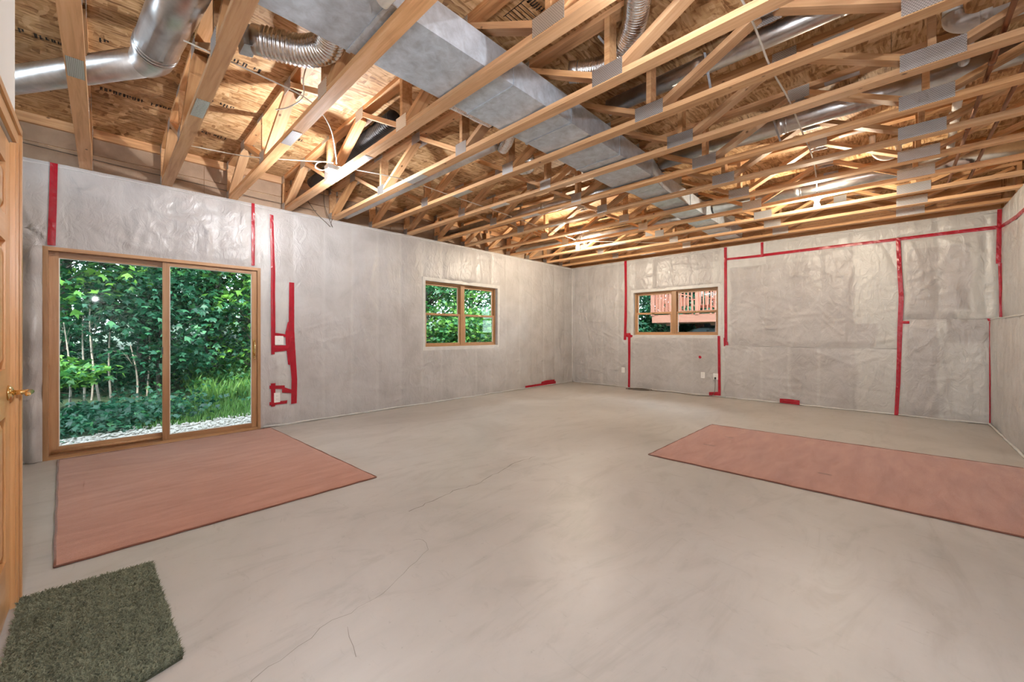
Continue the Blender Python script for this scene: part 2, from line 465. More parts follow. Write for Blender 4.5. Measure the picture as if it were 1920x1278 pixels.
def sheet(name, place, u0, u1, z0, z1, parent, seed, holes=(), pitch=0.406, phase=0.0, step=0.022, ncre=120, stars=(), pale=(), extra=None, bulge=0.010, studpale=0.35, zlines=(), wallkey='A'):
    rng = np.random.default_rng(seed)
    us = list(np.linspace(u0, u1, max(2, int((u1-u0)/step)))); zs = list(np.linspace(z0, z1, max(2, int((z1-z0)/step))))
    for h in holes: us += [h[0], h[1]]; zs += [h[2], h[3]]
    us = np.unique(np.round([u for u in us if u0-1e-6 <= u <= u1+1e-6], 5)); zs = np.unique(np.round([z for z in zs if z0-1e-6 <= z <= z1+1e-6], 5))
    U, Z = np.meshgrid(us, zs, indexing='ij')
    ph = ((U-phase)/pitch) % 1.0
    s = np.sin(PI*ph)
    edge = np.clip((Z-z0)/0.12, 0, 1)*np.clip((z1-Z)/0.12, 0, 1)
    rn = rng.uniform(0.55, 1.3, 200)
    D = 1.6*bulge*np.sqrt(np.abs(s))*edge*rn[((U-phase)/pitch).astype(int) % 200]
    D += 0.006*np.sin(U*3.1+seed)*np.sin(Z*2.3+seed*2)
    D += creases(U, Z, rng, ncre, u0, u1, z0, z1, (0.15, 0.7), 0.008, 0.018)
    D += creases(U, Z, rng, ncre//2, u0, u1, z0, z1, (0.3, 1.4), 0.009, 0.025, (PI/2, 0.2))
    D += creases(U, Z, rng, ncre//6, u0, u1, z0, z1, (0.25, 0.9), 0.009, 0.022, (0.0, 0.25))
    for (cu, cz, R) in stars: D += star(U, Z, cu, cz, rng, 9, R)
    for zl in zlines:
        D += 0.007*np.exp(-((Z-zl-0.03*np.sin(U*4+seed))/0.018)**2)*(0.5+0.5*np.sin(U*2*PI/pitch))
    for h in holes:   # drawn tight round an opening
        dx = np.maximum(np.maximum(h[0]-U, U-h[1]), 0); dz = np.maximum(np.maximum(h[2]-Z, Z-h[3]), 0)
        D *= np.clip(np.hypot(dx, dz)/0.08, 0.15, 1)
    if extra is not None: D += extra(U, Z, rng)
    wst = 0.022
    P = 0.5*studpale*np.exp(-(np.minimum(ph, 1-ph)*pitch/wst)**4)*rn[(((U-phase)/pitch+0.5).astype(int)*7) % 200]
    for (a, b, c, d, val) in pale:
        soft = 0.02
        wob = 0.02*np.sin(Z*9+a*7)
        P = np.maximum(P, val*np.clip((U-a+wob)/soft, 0, 1)*np.clip((b-U+wob)/soft, 0, 1)*np.clip((Z-c)/soft, 0, 1)*np.clip((d-Z)/soft, 0, 1))
    for (a, b, c, d) in FLAT.get(wallkey, ()):
        inside = np.clip(1-np.maximum(np.maximum(a-U, U-b), np.maximum(c-Z, Z-d))/0.03, 0, 1)
        D = D*(1-inside) + np.minimum(D, 0.009)*inside
    nz = len(zs)
    verts = [place(u, z, d) for u, z, d in zip(U.ravel(), Z.ravel(), D.ravel())]
    faces = []
    for i in range(len(us)-1):
        cu = (us[i]+us[i+1])/2
        for j in range(nz-1):
            cz = (zs[j]+zs[j+1])/2
            if any(h[0] < cu < h[1] and h[2] < cz < h[3] for h in holes): continue
            faces.append((i*nz+j, i*nz+j+1, (i+1)*nz+j+1, (i+1)*nz+j))
    return mesh_obj(name, verts, faces, plastic, parent, True, P.ravel())

# ------------------------------------------------------------------ where the red tape runs (wall run, height)
TAPES = []
# left wall
TAPES.append(dict(w='A', a=('wide red tape strip above the left end of the sliding door', [(-0.353, 2.842), (-0.36, 2.45), (-0.37, 2.053), (-0.318, 2.052), (-0.31, 2.45), (-0.304, 2.842)]), off=None))
TAPES.append(dict(w='A', a=('narrow red tape strip above the right end of the sliding door', [(1.29, 2.845), (1.288, 2.45), (1.29, 2.063), (1.325, 2.065), (1.328, 2.45), (1.325, 2.845)]), off=None))
TAPES.append(dict(w='A', a=('long upper red tape strip right of the sliding door', [(1.491, 2.747), (1.50, 2.35), (1.505, 2.0), (1.503, 1.728), (1.552, 1.735), (1.555, 2.0), (1.543, 2.35), (1.533, 2.743)]), off=None))
TAPES.append(dict(w='A', a=('red tape strip down to the light switch', [(1.503, 1.74), (1.505, 1.3), (1.508, 0.94), (1.548, 0.94), (1.556, 1.3), (1.552, 1.74)]), off=0.018))
TAPES.append(dict(w='A', a=('long curved red tape strip beside switch and outlet', [(1.720, 1.893), (1.716, 1.55), (1.712, 1.25), (1.725, 0.9), (1.748, 0.6), (1.742, 0.268), (1.812, 0.273), (1.818, 0.6), (1.800, 0.9), (1.782, 1.25), (1.781, 1.55), (1.781, 1.892)]), off=None))
TAPES.append(dict(w='A', a=('torn red tape sliver overlapping the long curved strip', [(1.70, 1.36), (1.672, 1.22), (1.676, 1.10), (1.705, 0.80), (1.73, 0.79), (1.725, 1.10), (1.72, 1.22), (1.716, 1.37)]), off=0.019))
TAPES.append(dict(w='A', a=('short red tape bar above the light switch', [(1.54, 1.222), (1.61, 1.212), (1.69, 1.197), (1.69, 1.160), (1.61, 1.176), (1.54, 1.184)]), off=0.020))
TAPES.append(dict(w='A', a=('short red tape bar below the light switch', [(1.525, 1.056), (1.72, 1.054), (1.72, 0.985), (1.525, 0.968)]), off=0.020))
TAPES.append(dict(w='A', a=('short upright red tape piece beside the low outlet', [(1.503, 0.565), (1.508, 0.262), (1.552, 0.262), (1.558, 0.565)]), off=0.017))
TAPES.append(dict(w='A', a=('red tape piece crossing above the low outlet', [(1.488, 0.540), (1.665, 0.525), (1.665, 0.478), (1.488, 0.496)]), off=0.019))
TAPES.append(dict(w='A', a=('stepped red tape piece joining the curved strip near the low outlet', [(1.633, 0.514), (1.745, 0.462), (1.745, 0.415), (1.633, 0.434)]), off=0.021))
TAPES.append(dict(w='A', a=('red tape piece crossing below the low outlet', [(1.488, 0.325), (1.697, 0.325), (1.69, 0.285), (1.488, 0.283)]), off=0.019))
TAPES.append(dict(w='A', a=('long red tape strip along the floor near the back left corner', [(6.41, 0.066), (7.00, 0.070), (7.49, 0.085), (7.49, 0.022), (7.00, 0.022), (6.41, 0.022)]), off=None))
TAPES.append(dict(w='A', a=('crumpled red tape patch at the floor near the back left corner', [(6.95, 0.105), (7.10, 0.125), (7.44, 0.122), (7.44, 0.06), (7.10, 0.06), (6.95, 0.06)]), off=0.02))
# back wall
TAPES.append(dict(w='B', a=('red tape strip left of the back window', [(4.365, 2.845), (4.352, 2.2), (4.362, 1.6), (4.378, 1.065), (4.318, 1.065), (4.297, 1.6), (4.297, 2.2), (4.303, 2.845)]), off=None))
TAPES.append(dict(w='B', a=('torn red tape knot at the lower left of the back window', [(4.33, 1.23), (4.24, 1.20), (4.16, 1.17), (4.17, 1.13), (4.24, 1.12), (4.34, 1.14)]), off=0.017))
TAPES.append(dict(w='B', a=('red tape strip from the back window knot to the floor', [(4.274, 1.22), (4.270, 0.6), (4.274, 0.012), (4.222, 0.012), (4.214, 0.6), (4.212, 1.22)]), off=0.016))
TAPES.append(dict(w='B', a=('red tape strip right of the back window reaching the ceiling', [(2.305, 2.838), (2.303, 2.0), (2.298, 1.4), (2.298, 0.985), (2.246, 0.985), (2.248, 1.4), (2.250, 2.0), (2.255, 2.838)]), off=None))
TAPES.append(dict(w='B', a=('frayed red tape end on the right window strip', [(2.31, 1.14), (2.305, 0.97), (2.225, 0.97), (2.235, 1.05)]), off=0.020))
TAPES.append(dict(w='B', a=('red tape strip below the right corner of the back window', [(2.418, 1.165), (2.412, 0.6), (2.408, 0.028), (2.360, 0.028), (2.364, 0.6), (2.370, 1.165)]), off=None))
TAPES.append(dict(w='B', a=('red tape foot at the floor below the back window', [(2.569, 0.075), (2.365, 0.10), (2.365, 0.03), (2.569, 0.012)]), off=0.018))
TAPES.append(dict(w='B', a=('short level red tape strip over the white patch', [(2.25, 2.630), (1.95, 2.624), (1.66, 2.622), (1.66, 2.575), (1.95, 2.580), (2.25, 2.588)]), off=0.018))
TAPES.append(dict(w='B', a=('short upright red tape strip beside the white patch', [(1.702, 2.834), (1.700, 2.575), (1.660, 2.578), (1.660, 2.836)]), off=0.020))
TAPES.append(dict(w='B', a=('long level red tape strip high on the back wall', [(1.68, 2.629), (0.8, 2.630), (-0.04, 2.626), (-0.6, 2.632), (-1.02, 2.630), (-1.02, 2.582), (-0.6, 2.584), (-0.04, 2.582), (0.8, 2.584), (1.68, 2.580)]), off=0.016))
TAPES.append(dict(w='B', a=('tall curved red tape strip down the back wall', [(-0.028, 2.625), (-0.040, 2.2), (-0.058, 1.75), (-0.045, 1.3), (-0.040, 0.98), (-0.030, 0.5), (-0.012, 0.004), (-0.055, 0.004), (-0.078, 0.5), (-0.090, 0.98), (-0.100, 1.3), (-0.112, 1.75), (-0.090, 2.2), (-0.076, 2.622)]), off=0.034))
TAPES.append(dict(w='B', a=('small red tape tab on the tall curved strip', [(-0.08, 1.395), (-0.17, 1.392), (-0.17, 1.352), (-0.08, 1.352)]), off=0.036))
TAPES.append(dict(w='B', a=('upper red tape strip beside the right corner', [(-0.985, 2.838), (-0.978, 2.5), (-0.972, 2.13), (-1.018, 2.12), (-1.02, 2.5), (-1.024, 2.838)]), off=0.018))
TAPES.append(dict(w='B', a=('lower red tape strip beside the right corner', [(-0.990, 2.14), (-0.998, 1.8), (-1.000, 1.415), (-1.026, 1.415), (-1.028, 1.8), (-1.026, 2.13)]), off=0.020))
TAPES.append(dict(w='B', a=('small red tape tab at the top of the ledge corner', [(-0.895, 1.41), (-0.928, 1.41), (-0.928, 1.375), (-0.905, 1.375)]), off=0.034))
TAPES.append(dict(w='B', a=('thin red tape line down the right corner', [(-0.914, 1.37), (-0.915, 0.7), (-0.914, 0.02), (-0.926, 0.02), (-0.927, 0.7), (-0.926, 1.37)]), off=0.034))
TAPES.append(dict(w='B', a=('red tape patch at the floor in the middle of the back wall', [(1.412, 0.085), (1.27, 0.092), (1.132, 0.085), (1.132, 0.008), (1.27, 0.010), (1.412, 0.012)]), off=0.040))
TAPES.append(dict(w='B', a=('short red tape piece crossed over the floor patch', [(1.40, 0.062), (1.25, 0.058), (1.25, 0.030), (1.40, 0.034)]), off=0.043))
TAPES.append(dict(w='B', a=('small red tape cross above the outlets', [(2.765, 0.762), (2.735, 0.775), (2.708, 0.755), (2.712, 0.728), (2.738, 0.715), (2.762, 0.735)]), off=0.015))
TAPES.append(dict(w='C', a=('red tape strip along the upper right wall', [(XB-0.02, 2.63), (7.3, 2.575), (6.3, 2.56), (5.2, 2.56), (5.2, 2.51), (6.3, 2.51), (7.3, 2.525), (XB-0.02, 2.585)]), off=None))

FLAT = {'A': [(1.54, 1.66, 1.05, 1.19), (1.53, 1.62, 0.30, 0.45)], 'B': [(4.34, 4.44, 0.31, 0.46), (2.63, 2.73, 0.32, 0.47), (2.39, 2.51, 0.31, 0.46), (1.6, 2.26, 2.42, 2.85)], 'C': []}
for t_ in TAPES:
    pts_ = t_['a'][1]; n_ = len(pts_)//2; L_ = pts_[:n_]; R_ = list(reversed(pts_[n_:]))
    for q_ in range(n_-1):
        us_ = [p[0] for p in (L_[q_], L_[q_+1], R_[q_], R_[q_+1])]; zs_ = [p[1] for p in (L_[q_], L_[q_+1], R_[q_], R_[q_+1])]
        FLAT[t_['w']].append((min(us_), max(us_), min(zs_), max(zs_)))

# ------------------------------------------------------------------ floor
floor = mesh_obj('floor', boxv(XR, XB+0.2, -1.25, YA+0.17, -0.12, 0.0), BOXF, concrete); tag(floor, kind='structure')
def crack(pts, w=0.004, jit=0.025, seed=1):
    rng = random.Random(seed); P = []
    for i in range(len(pts)-1):
        a, b = Vector((*pts[i], 0)), Vector((*pts[i+1], 0)); k = max(2, int((b-a).length/0.05))
        for t in range(k): P.append(a.lerp(b, t/k) + Vector((rng.uniform(-jit, jit), rng.uniform(-jit, jit), 0)))
    P.append(Vector((*pts[-1], 0)))
    v = []; f = []
    for i, p in enumerate(P):
        t = (P[min(i+1, len(P)-1)]-P[max(i-1, 0)]).normalized(); s = Vector((-t.y, t.x, 0))*w*rng.uniform(0.3, 0.8)
        v += [p+s+Vector((0, 0, 0.0006)), p-s+Vector((0, 0, 0.0006))]
        if i: f.append((2*i-2, 2*i-1, 2*i+1, 2*i))
    return mesh_obj('crack', v, f, crackm, floor)
crack([(0.30, 1.55), (0.36, 1.61), (0.62, 1.69), (0.91, 1.71), (1.26, 1.88), (1.31, 1.99), (1.26, 2.02)], 0.0018, 0.012, 1)
crack([(1.45, 2.37), (1.87, 2.43), (2.12, 2.41), (2.63, 2.54), (2.95, 2.53)], 0.005, 0.012, 3)
crack([(0.66, 1.45), (0.70, 1.62)], 0.0014, 0.006, 4)

# ------------------------------------------------------------------ left wall: framing with openings, film over it
DX0, DX1, DZ1 = -0.40, 1.39, 2.04             # sliding door opening
WX0, WX1, WZ0, WZ1 = 3.845, 5.59, 0.967, 2.137   # window in the left wall
XL0 = -1.6
mb = MB()
yo, yi = YA+0.17, YA+0.025
for b in [(XL0, DX0, 0, H), (DX0, DX1, DZ1, H), (DX1, WX0, 0, H), (WX0, WX1, 0, WZ0), (WX0, WX1, WZ1, H), (WX1, XB+0.2, 0, H)]:
    mb.box(b[0], b[1], yi, yo, b[2], b[3])
wall_left = mb.build('wall_left', reveal_mat); tag(wall_left, kind='structure')
def exA(U, Z, rng):
    D = np.zeros_like(U)
    # baggy fold of loose film beside the door
    m = np.exp(-((U+0.455)/0.05)**2)*np.clip((2.1-Z)/0.2, 0, 1)
    D += 0.075*m*(0.75+0.35*np.sin(Z*7.0)+0.2*np.sin(Z*17))
    D += creases(U, Z, rng, 60, -0.6, 1.5, 2.05, 2.85, (0.15, 0.6), 0.010, 0.02)
    D += creases(U, Z, rng, 40, 1.4, 8.1, 0.02, 0.5, (0.15, 0.5), 0.008, 0.016)
    D += creases(U, Z, rng, 25, 1.8, 2.9, 1.0, 1.6, (0.5, 1.1), 0.006, 0.015, (0.35, 0.25))
    return D
sheet('plastic_sheet', lambda u, z, d: (u, YA-d, z), XL0, XB-0.002, 0.006, H-0.004, wall_left, 3,
      holes=((DX0, DX1, 0.0, DZ1), (WX0, WX1, WZ0, WZ1)), phase=0.14, ncre=260, pitch=0.406, zlines=(0.62, 0.33),
      stars=((-0.15, 2.62, 0.5), (0.35, 2.55, 0.5), (0.85, 2.4, 0.45), (-0.45, 2.2, 0.4), (1.2, 2.7, 0.35), (1.85, 1.25, 0.8), (4.7, 2.45, 0.4)),
      pale=((1.39, 1.47, 0, 2.85, 0.5), (1.55, 1.72, 0.2, 1.9, 0.55), (1.22, 1.50, 2.05, 2.8, 0.35)), extra=exA, studpale=0.45)
# folded top edge of the film
def strip_bead(name, pts, r, parent, mat=None, seed=0):
    rng = random.Random(seed); P = []
    for i in range(len(pts)-1):
        a, b = Vector(pts[i]), Vector(pts[i+1]); k = max(2, int((b-a).length/0.12))
        for t in range(k): P.append(a.lerp(b, t/k)+Vector((0, 0, rng.uniform(-0.004, 0.004))))
    P.append(Vector(pts[-1]))
    v, f = tube_geo(P, [r*rng.uniform(0.7, 1.3) for _ in P], 6)
    return mesh_obj(name, v, f, mat or reveal_mat, parent, True)
strip_bead('film_hem', [(XL0, YA-0.006, H-0.035), (XB, YA-0.006, H-0.035)], 0.006, wall_left, seed=1)
strip_bead('floor_hem', [(1.42, YA-0.008, 0.012), (XB, YA-0.008, 0.012)], 0.011, wall_left, seed=2)
strip_bead('floor_hem', [(XL0, YA-0.012, 0.015), (DX0, YA-0.012, 0.015)], 0.013, wall_left, seed=5)
strip_bead('corner_fold', [(XB-0.012, YA-0.012, 0.02), (XB-0.014, YA-0.014, H-0.02)], 0.012, wall_left, seed=3)

# ------------------------------------------------------------------ back wall
VY0, VY1, VZ0, VZ1 = 2.40, 4.155, 1.168, 2.12   # window in the back wall
mb = MB()
for b in [(-1.25, VY0, 0, H), (VY0, VY1, 0, VZ0), (VY0, VY1, VZ1, H), (VY1, YA+0.17, 0, H)]:
    mb.box(XB+0.03, XB+0.17, b[0], b[1], b[2], b[3])
wall_back = mb.build('wall_back', reveal_mat); tag(wall_back, kind='structure')
def sheetB(*a, **k): return sheet(*a, wallkey='B', **k)
pB = lambda u, z, d: (XB-d, u, z)
pBl = lambda u, z, d: (XB-0.018-d, u, z)
sheetB('plastic_sheet', pB, 2.27, YA-0.002, 0.006, H-0.004, wall_back, 11, holes=((VY0, VY1, VZ0, VZ1),), phase=0.05, ncre=140,
      stars=((3.9, 2.45, 0.5), (2.9, 2.5, 0.5)), pale=((4.18, 4.24, 0, H, 0.6), (2.27, 2.38, 0.0, H, 0.75), (2.38, 2.55, 2.1, 2.6, 0.5)))
sheetB('plastic_sheet', pB, -0.05, 2.28, 0.97, H-0.004, wall_back, 12, phase=0.03, ncre=150, pitch=0.406,
      stars=((0.75, 2.15, 0.7), (0.4, 1.5, 0.5), (1.6, 1.3, 0.5)),
      pale=((-0.06, 0.45, 1.35, 2.6, 0.85), (-0.06, 0.2, 0.97, 1.4, 0.8), (-0.1, 2.3, 2.5, 2.85, 0.55), (1.68, 2.28, 2.42, 2.85, 1.0), (2.18, 2.29, 0.97, 2.85, 0.7), (-0.06, 2.3, 2.42, 2.5, 0.4)), studpale=0.3)
sheetB('plastic_sheet', pBl, -0.05, 2.28, 0.006, 0.985, wall_back, 13, phase=0.07, ncre=60, pitch=0.406, bulge=0.006,
      stars=((0.2, 0.95, 0.7), (1.9, 0.95, 0.5)), pale=((-0.06, 0.42, 0, 0.99, 0.6),), studpale=0.7)
sheetB('plastic_sheet', pB, -1.03, -0.04, 1.39, H-0.004, wall_back, 14, phase=-0.03, ncre=70, pitch=0.43,
      stars=((-0.45, 2.0, 0.6), (-0.2, 2.5, 0.5)), pale=((-1.04, -0.75, 1.38, 2.6, 0.9), (-1.04, -0.04, 2.42, 2.85, 0.7), (-0.16, -0.04, 1.38, 2.6, 0.6), (-1.04, -0.6, 1.38, 1.55, 0.8)), bulge=0.02)
sheetB('plastic_sheet', pBl, -0.935, -0.04, 0.006, 1.41, wall_back, 15, phase=-0.12, ncre=40, pitch=0.46,
      stars=((-0.1, 1.35, 0.6), (-0.8, 1.3, 0.6)), pale=((-0.93, -0.52, 0.05, 1.1, 0.55), (-0.52, -0.45, 0.0, 1.4, 0.8), (-0.13, -0.04, 0, 1.4, 0.5)), bulge=0.012)
strip_bead('film_hem', [(XB-0.007, -1.0, H-0.05), (XB-0.007, YA, H-0.05)], 0.007, wall_back, seed=11)
strip_bead('floor_hem', [(XB-0.024, YC, 0.012), (XB-0.024, 2.27, 0.012)], 0.012, wall_back, seed=12)
strip_bead('floor_hem', [(XB-0.008, 2.27, 0.012), (XB-0.008, YA, 0.012)], 0.010, wall_back, seed=13)
strip_bead('lap_seam', [(XB-0.02, -0.04, 0.985), (XB-0.02, 2.27, 0.985)], 0.006, wall_back, plastic, seed=14)
strip_bead('lap_seam', [(XB-0.02, -0.93, 1.405), (XB-0.02, -0.06, 1.405)], 0.006, wall_back, plastic, seed=15)

# ------------------------------------------------------------------ right wall with its ledge
mb = MB()
mb.box(XR, XB+0.17, -1.25, YC2-0.03, 0, H); mb.box(XR, XB, YC2-0.03, YC-0.03, 0, 1.385)
wall_right = mb.build('wall_right', reveal_mat); tag(wall_right, kind='structure')
sheet('plastic_sheet', lambda u, z, d: (u, YC+d, z), 4.6, XB-0.012, 0.006, 1.40, wall_right, 21, wallkey='C', ncre=80, pale=((7.6, 8.2, 0, 1.4, 0.3),), studpale=0.3)
sheet('plastic_sheet', lambda u, z, d: (u, YC2+d, z), 4.6, XB-0.002, 1.40, H-0.004, wall_right, 22, wallkey='C', ncre=120, stars=((7.3, 2.3, 0.6), (6.5, 2.0, 0.6)),
      pale=((4.6, 8.2, 2.5, 2.85, 0.6),), studpale=0.3)
sheet('plastic_sheet', lambda u, z, d: (u, YC+d, z), XR, 4.61, 0.006, 1.40, wall_right, 23, wallkey='C', ncre=30, step=0.06)
sheet('plastic_sheet', lambda u, z, d: (u, YC2+d, z), XR, 4.61, 1.40, H-0.004, wall_right, 24, wallkey='C', ncre=30, step=0.06)
mesh_obj('ledge_film', boxv(XR, XB-0.005, YC2-0.002, YC+0.006, 1.385, 1.402), BOXF, reveal_mat, wall_right)
strip_bead('floor_hem', [(XR, YC+0.012, 0.014), (XB, YC+0.012, 0.014)], 0.013, wall_right, seed=21)
strip_bead('ledge_hem', [(XR, YC+0.008, 1.398), (XB, YC+0.008, 1.398)], 0.007, wall_right, seed=22)

# ------------------------------------------------------------------ near walls: drywall with the panelled door, rear closure
mb = MB()
mb.box(-0.40, -0.28, 1.10, 1.985, 0, H); mb.box(-0.40, -0.28, 1.985, 2.805, 2.05, H); mb.box(-0.40, -0.28, 2.805, 2.88, 0, H)
mb.box(XL0-0.1, -0.40, 2.78, 2.88, 0, H); mb.box(XR, -0.40, 1.10, 1.2, 0, H)
wall_near = mb.build('wall_near', drywall); tag(wall_near, kind='structure')
wall_rear = MB().box(XR-0.1, XR, -1.25, 1.2, 0, H).box(XL0-0.1, XL0, 2.88, YA+0.17, 0, H).build('wall_rear', drywall); tag(wall_rear, kind='structure')

# ------------------------------------------------------------------ ceiling: strand board panels on the trusses
ceiling = mesh_obj('ceiling', boxv(XR-0.1, XB+0.3, -1.25, YA+0.2, DECK+0.02, DECK+0.05), BOXF, simple('subfloor top', (0.25, 0.15, 0.08), 0.9)); tag(ceiling, kind='structure')
rows = [-1.25, 0.01, 1.23, 2.45, 3.67, 4.89, YA+0.2]
panels = []
pitchx = 2.44
for r in range(6):
    off = XR - (1.22 if r % 2 else 0.0)
    x = off
    while x < XB+0.3:
        a, b = max(x, XR-0.1), min(x+pitchx, XB+0.3)
        if b-a > 0.1:
            panels.append(box_obj('osb_panel', (a+0.0015, b-0.0015, rows[r]+0.0015, rows[r+1]-0.0015, DECK, DECK+0.019), osb, ceiling))
        x += pitchx
# faded stamps printed on the boards: rows of short strokes
def stamp(x, y, ln, ht, seed, frame=False):
    rng = random.Random(seed); m = MB(); u = 0.0
    z = DECK-0.0008
    def q(a, b, c, d): m.add([(x+a, y+c, z), (x+b, y+c, z), (x+b, y+d, z), (x+a, y+d, z)], [(0, 1, 2, 3)])
    while u < ln:
        if rng.random() < 0.12: u += 0.035; continue
        w = rng.uniform(0.012, 0.03)
        k = rng.randint(0, 3); hh = ht*rng.choice([1, 1, 0.65])
        q(u, u+0.009, 0, hh)
        if k in (0, 1): q(u+w-0.009, u+w, 0, hh*rng.choice([1, 0.6]))
        if k in (1, 2): q(u, u+w, hh-0.009, hh)
        if k in (2, 3): q(u, u+w, hh*0.45, hh*0.45+0.009)
        if k == 0: q(u, u+w, 0, 0.009)
        u += w+0.010
    if frame:
        for a in range(6): q(-0.02+a*0.0, ln, ht+0.03+a*0.028, ht+0.036+a*0.028)
        q(-0.02, -0.014, -0.02, ht+0.19); q(ln, ln+0.006, -0.02, ht+0.19)
    return m.build('printed_stamp', ink, ceiling)
for i, (sx, sy, sl) in enumerate([(-0.55, 4.32, 0.42), (-0.02, 4.85, 0.50), (-0.02, 4.05, 0.3), (0.60, 3.62, 0.34), (0.62, 5.15, 0.3), (-0.5, 5.2, 0.2), (1.2, 4.6, 0.3),
                                  (1.22, 5.35, 0.2), (-0.55, 3.45, 0.4), (0.62, 4.4, 0.2)]):
    stamp(sx, sy, sl, 0.062, 40+i)
stamp(1.86, 1.62, 0.14, 0.05, 77, True)

# rim boards above the walls
rim = mesh_obj('trim_1', boxv(XL0, XB+0.2, YA+0.16, YA+0.19, H, DECK), BOXF, osb); tag(rim, kind='structure')
x = XL0
rimfilm = film_mat('film covered rim board', (0.42, 0.30, 0.21), 0.25)
k = 0
while x < XB:
    x1 = min(x+2.44, XB+0.19)
    box_obj('rim_board', (x+0.002, x1-0.002, YA+0.145, YA+0.16, H+0.005, 3.048), rimfilm, rim)
    box_obj('rim_board', (x+0.002, x1-0.002, YA+0.145, YA+0.16, 3.056, 3.222), rimfilm, rim)
    x = x1; k += 1
xs = [XL0]+[t for t in TX]+[XB+0.1]
for i in range(len(xs)-1):
    rb = plank('ribbon_board', ((xs[i]+xs[i+1])/2, YA+0.125, 3.265), (0.038, xs[i+1]-xs[i]-0.095, 0.088), lumber, rim, (0, 0, PI/2))
rim2 = mesh_obj('trim_2', boxv(XB+0.12, XB+0.17, -1.25, YA+0.16, H, DECK), BOXF, osb); tag(rim2, kind='structure')
for z0, z1 in ((H+0.003, H+0.19), (H+0.20, DECK-0.002)):
    box_obj('rim_board', (XB+0.10, XB+0.12, -1.03, 2.4, z0, z1), lumber, rim2); box_obj('rim_board', (XB+0.10, XB+0.12, 2.41, YA+0.1, z0, z1), lumber, rim2)
rim3 = mesh_obj('trim_3', boxv(XR, XB+0.1, -1.25, -1.16, H, DECK), BOXF, osb); tag(rim3, kind='structure')
plate_top = mesh_obj('trim_4', boxv(XL0, XB+0.1, YA+0.01, YA+0.14, H-0.0035, H-0.0005), BOXF, reveal_mat); tag(plate_top, kind='structure')

# ------------------------------------------------------------------ floor trusses
CW, CT = 0.089, 0.038
YE, YS = YA+0.095, -1.13                         # truss ends
BOT = [4.36, 2.85, 1.34, -0.17]; TOP = [5.11, 3.60, 2.09, 0.58]
ORD = ['first', 'second', 'third', 'fourth', 'fifth', 'sixth', 'seventh', 'eighth', 'ninth', 'tenth', 'eleventh', 'twelfth', 'thirteenth', 'fourteenth']
zb, zt = H+CT, DECK-CT
def web(parent, X, y0, z0, y1, z1):
    L = math.hypot(y1-y0, z1-z0)
    plank('web', (X, (y0+y1)/2, (z0+z1)/2), (CW*0.985, round(L, 3), CT), lumber, parent, (math.atan2(z1-z0, y1-y0), 0, 0))
def nailplate(parent, X, y, z, w, h):
    for s in (-1, 1):
        plank('nail_plate', (X+s*(CW/2+0.0012), y, z), (0.002, w, h), platem, parent)
rt = random.Random(5)
for n, X in enumerate(TX):
    t = thing('floor_truss', 'open-web wooden floor truss, %s counted from the panelled door' % ORD[n] if n < 13 else 'open-web wooden floor truss closest to the back wall',
              'truss', (X, YA, H), 'floor trusses across the ceiling')
    bc = plank('bottom_chord', (X, (YE+YS)/2, H+CT/2), (CW, YE-YS, CT), lumber, t)
    tc = plank('top_chord', (X, (YE+YS)/2, DECK-CT/2), (CW, YE-YS, CT), lumber, t)
    plank('end_post', (X, YE-0.02, (zb+zt)/2), (CW, 0.038, zt-zb), lumber, t)
    plank('end_post', (X, YS+0.02, (zb+zt)/2), (CW, 0.038, zt-zb), lumber, t)
    web(t, X, YE-0.06, zb+0.02, TOP[0]+0.05, zt-0.02)
    for i, yb in enumerate(BOT):
        web(t, X, yb+0.05, zb+0.02, TOP[i]-0.04, zt-0.02)
        plank('post', (X, yb, (zb+zt)/2), (CW, 0.038, zt-zb), lumber, t)
        nxt = TOP[i+1]+0.04 if i < 3 else YS+0.06
        web(t, X, yb-0.05, zb+0.02, nxt, zt-0.02)
        nailplate(t, X, yb, H+0.058, (0.14, 0.15, 0.22, 0.28)[i], 0.105)
    for yt in TOP: nailplate(t, X, yt, DECK-0.055, 0.15, 0.10)
    nailplate(t, X, YE-0.05, H+0.05, 0.11, 0.09); nailplate(t, X, YE-0.04, DECK-0.05, 0.09, 0.09)
    nailplate(t, X, 5.11-0.7, DECK-0.02, 0.2, 0.036)
    plank('splice_plate', (X, 3.64, H-0.0008), (0.076, 0.30 if n else 0.26, 0.002), platem2, bc)
    plank('splice_plate', (X, 0.3, DECK-CT-0.0012), (0.06, 0.22, 0.002), platem2, tc)

# ------------------------------------------------------------------ main trunk duct
D0, D1, DZ0_, DZ1_ = 1.86, 2.35, H+CT+0.003, 3.10
trunk = thing('trunk_duct', 'long rectangular galvanised trunk duct running through the truss webs', 'duct', (0.3, 2.1, DZ0_))
segs = [0.22, 1.02, 1.95, 2.62, 3.40, 4.10]
def duct_seg(x0, x1, y0, y1, z0, z1, parent, name='duct_section'):
    # sides plus a cross-broken bottom sheet
    cx, cy = (x0+x1)/2, (y0+y1)/2
    v = boxv(x0, x1, y0, y1, z0, z1) + [(cx, cy, z0-0.010), (cx, cy, z1+0.003)]
    f = [(0, 8, 1), (1, 8, 2), (2, 8, 3), (3, 8, 0), (4, 5, 9), (5, 6, 9), (6, 7, 9), (7, 4, 9)] + BOXF[2:]
    f = [tuple(reversed(q)) if i < 4 else q for i, q in enumerate(f)]
    mesh_obj(name, v, f, galv, parent)
for i in range(len(segs)-1):
    duct_seg(segs[i]+0.004, segs[i+1]-0.004, D0, D1, DZ0_+0.011, DZ1_, trunk)
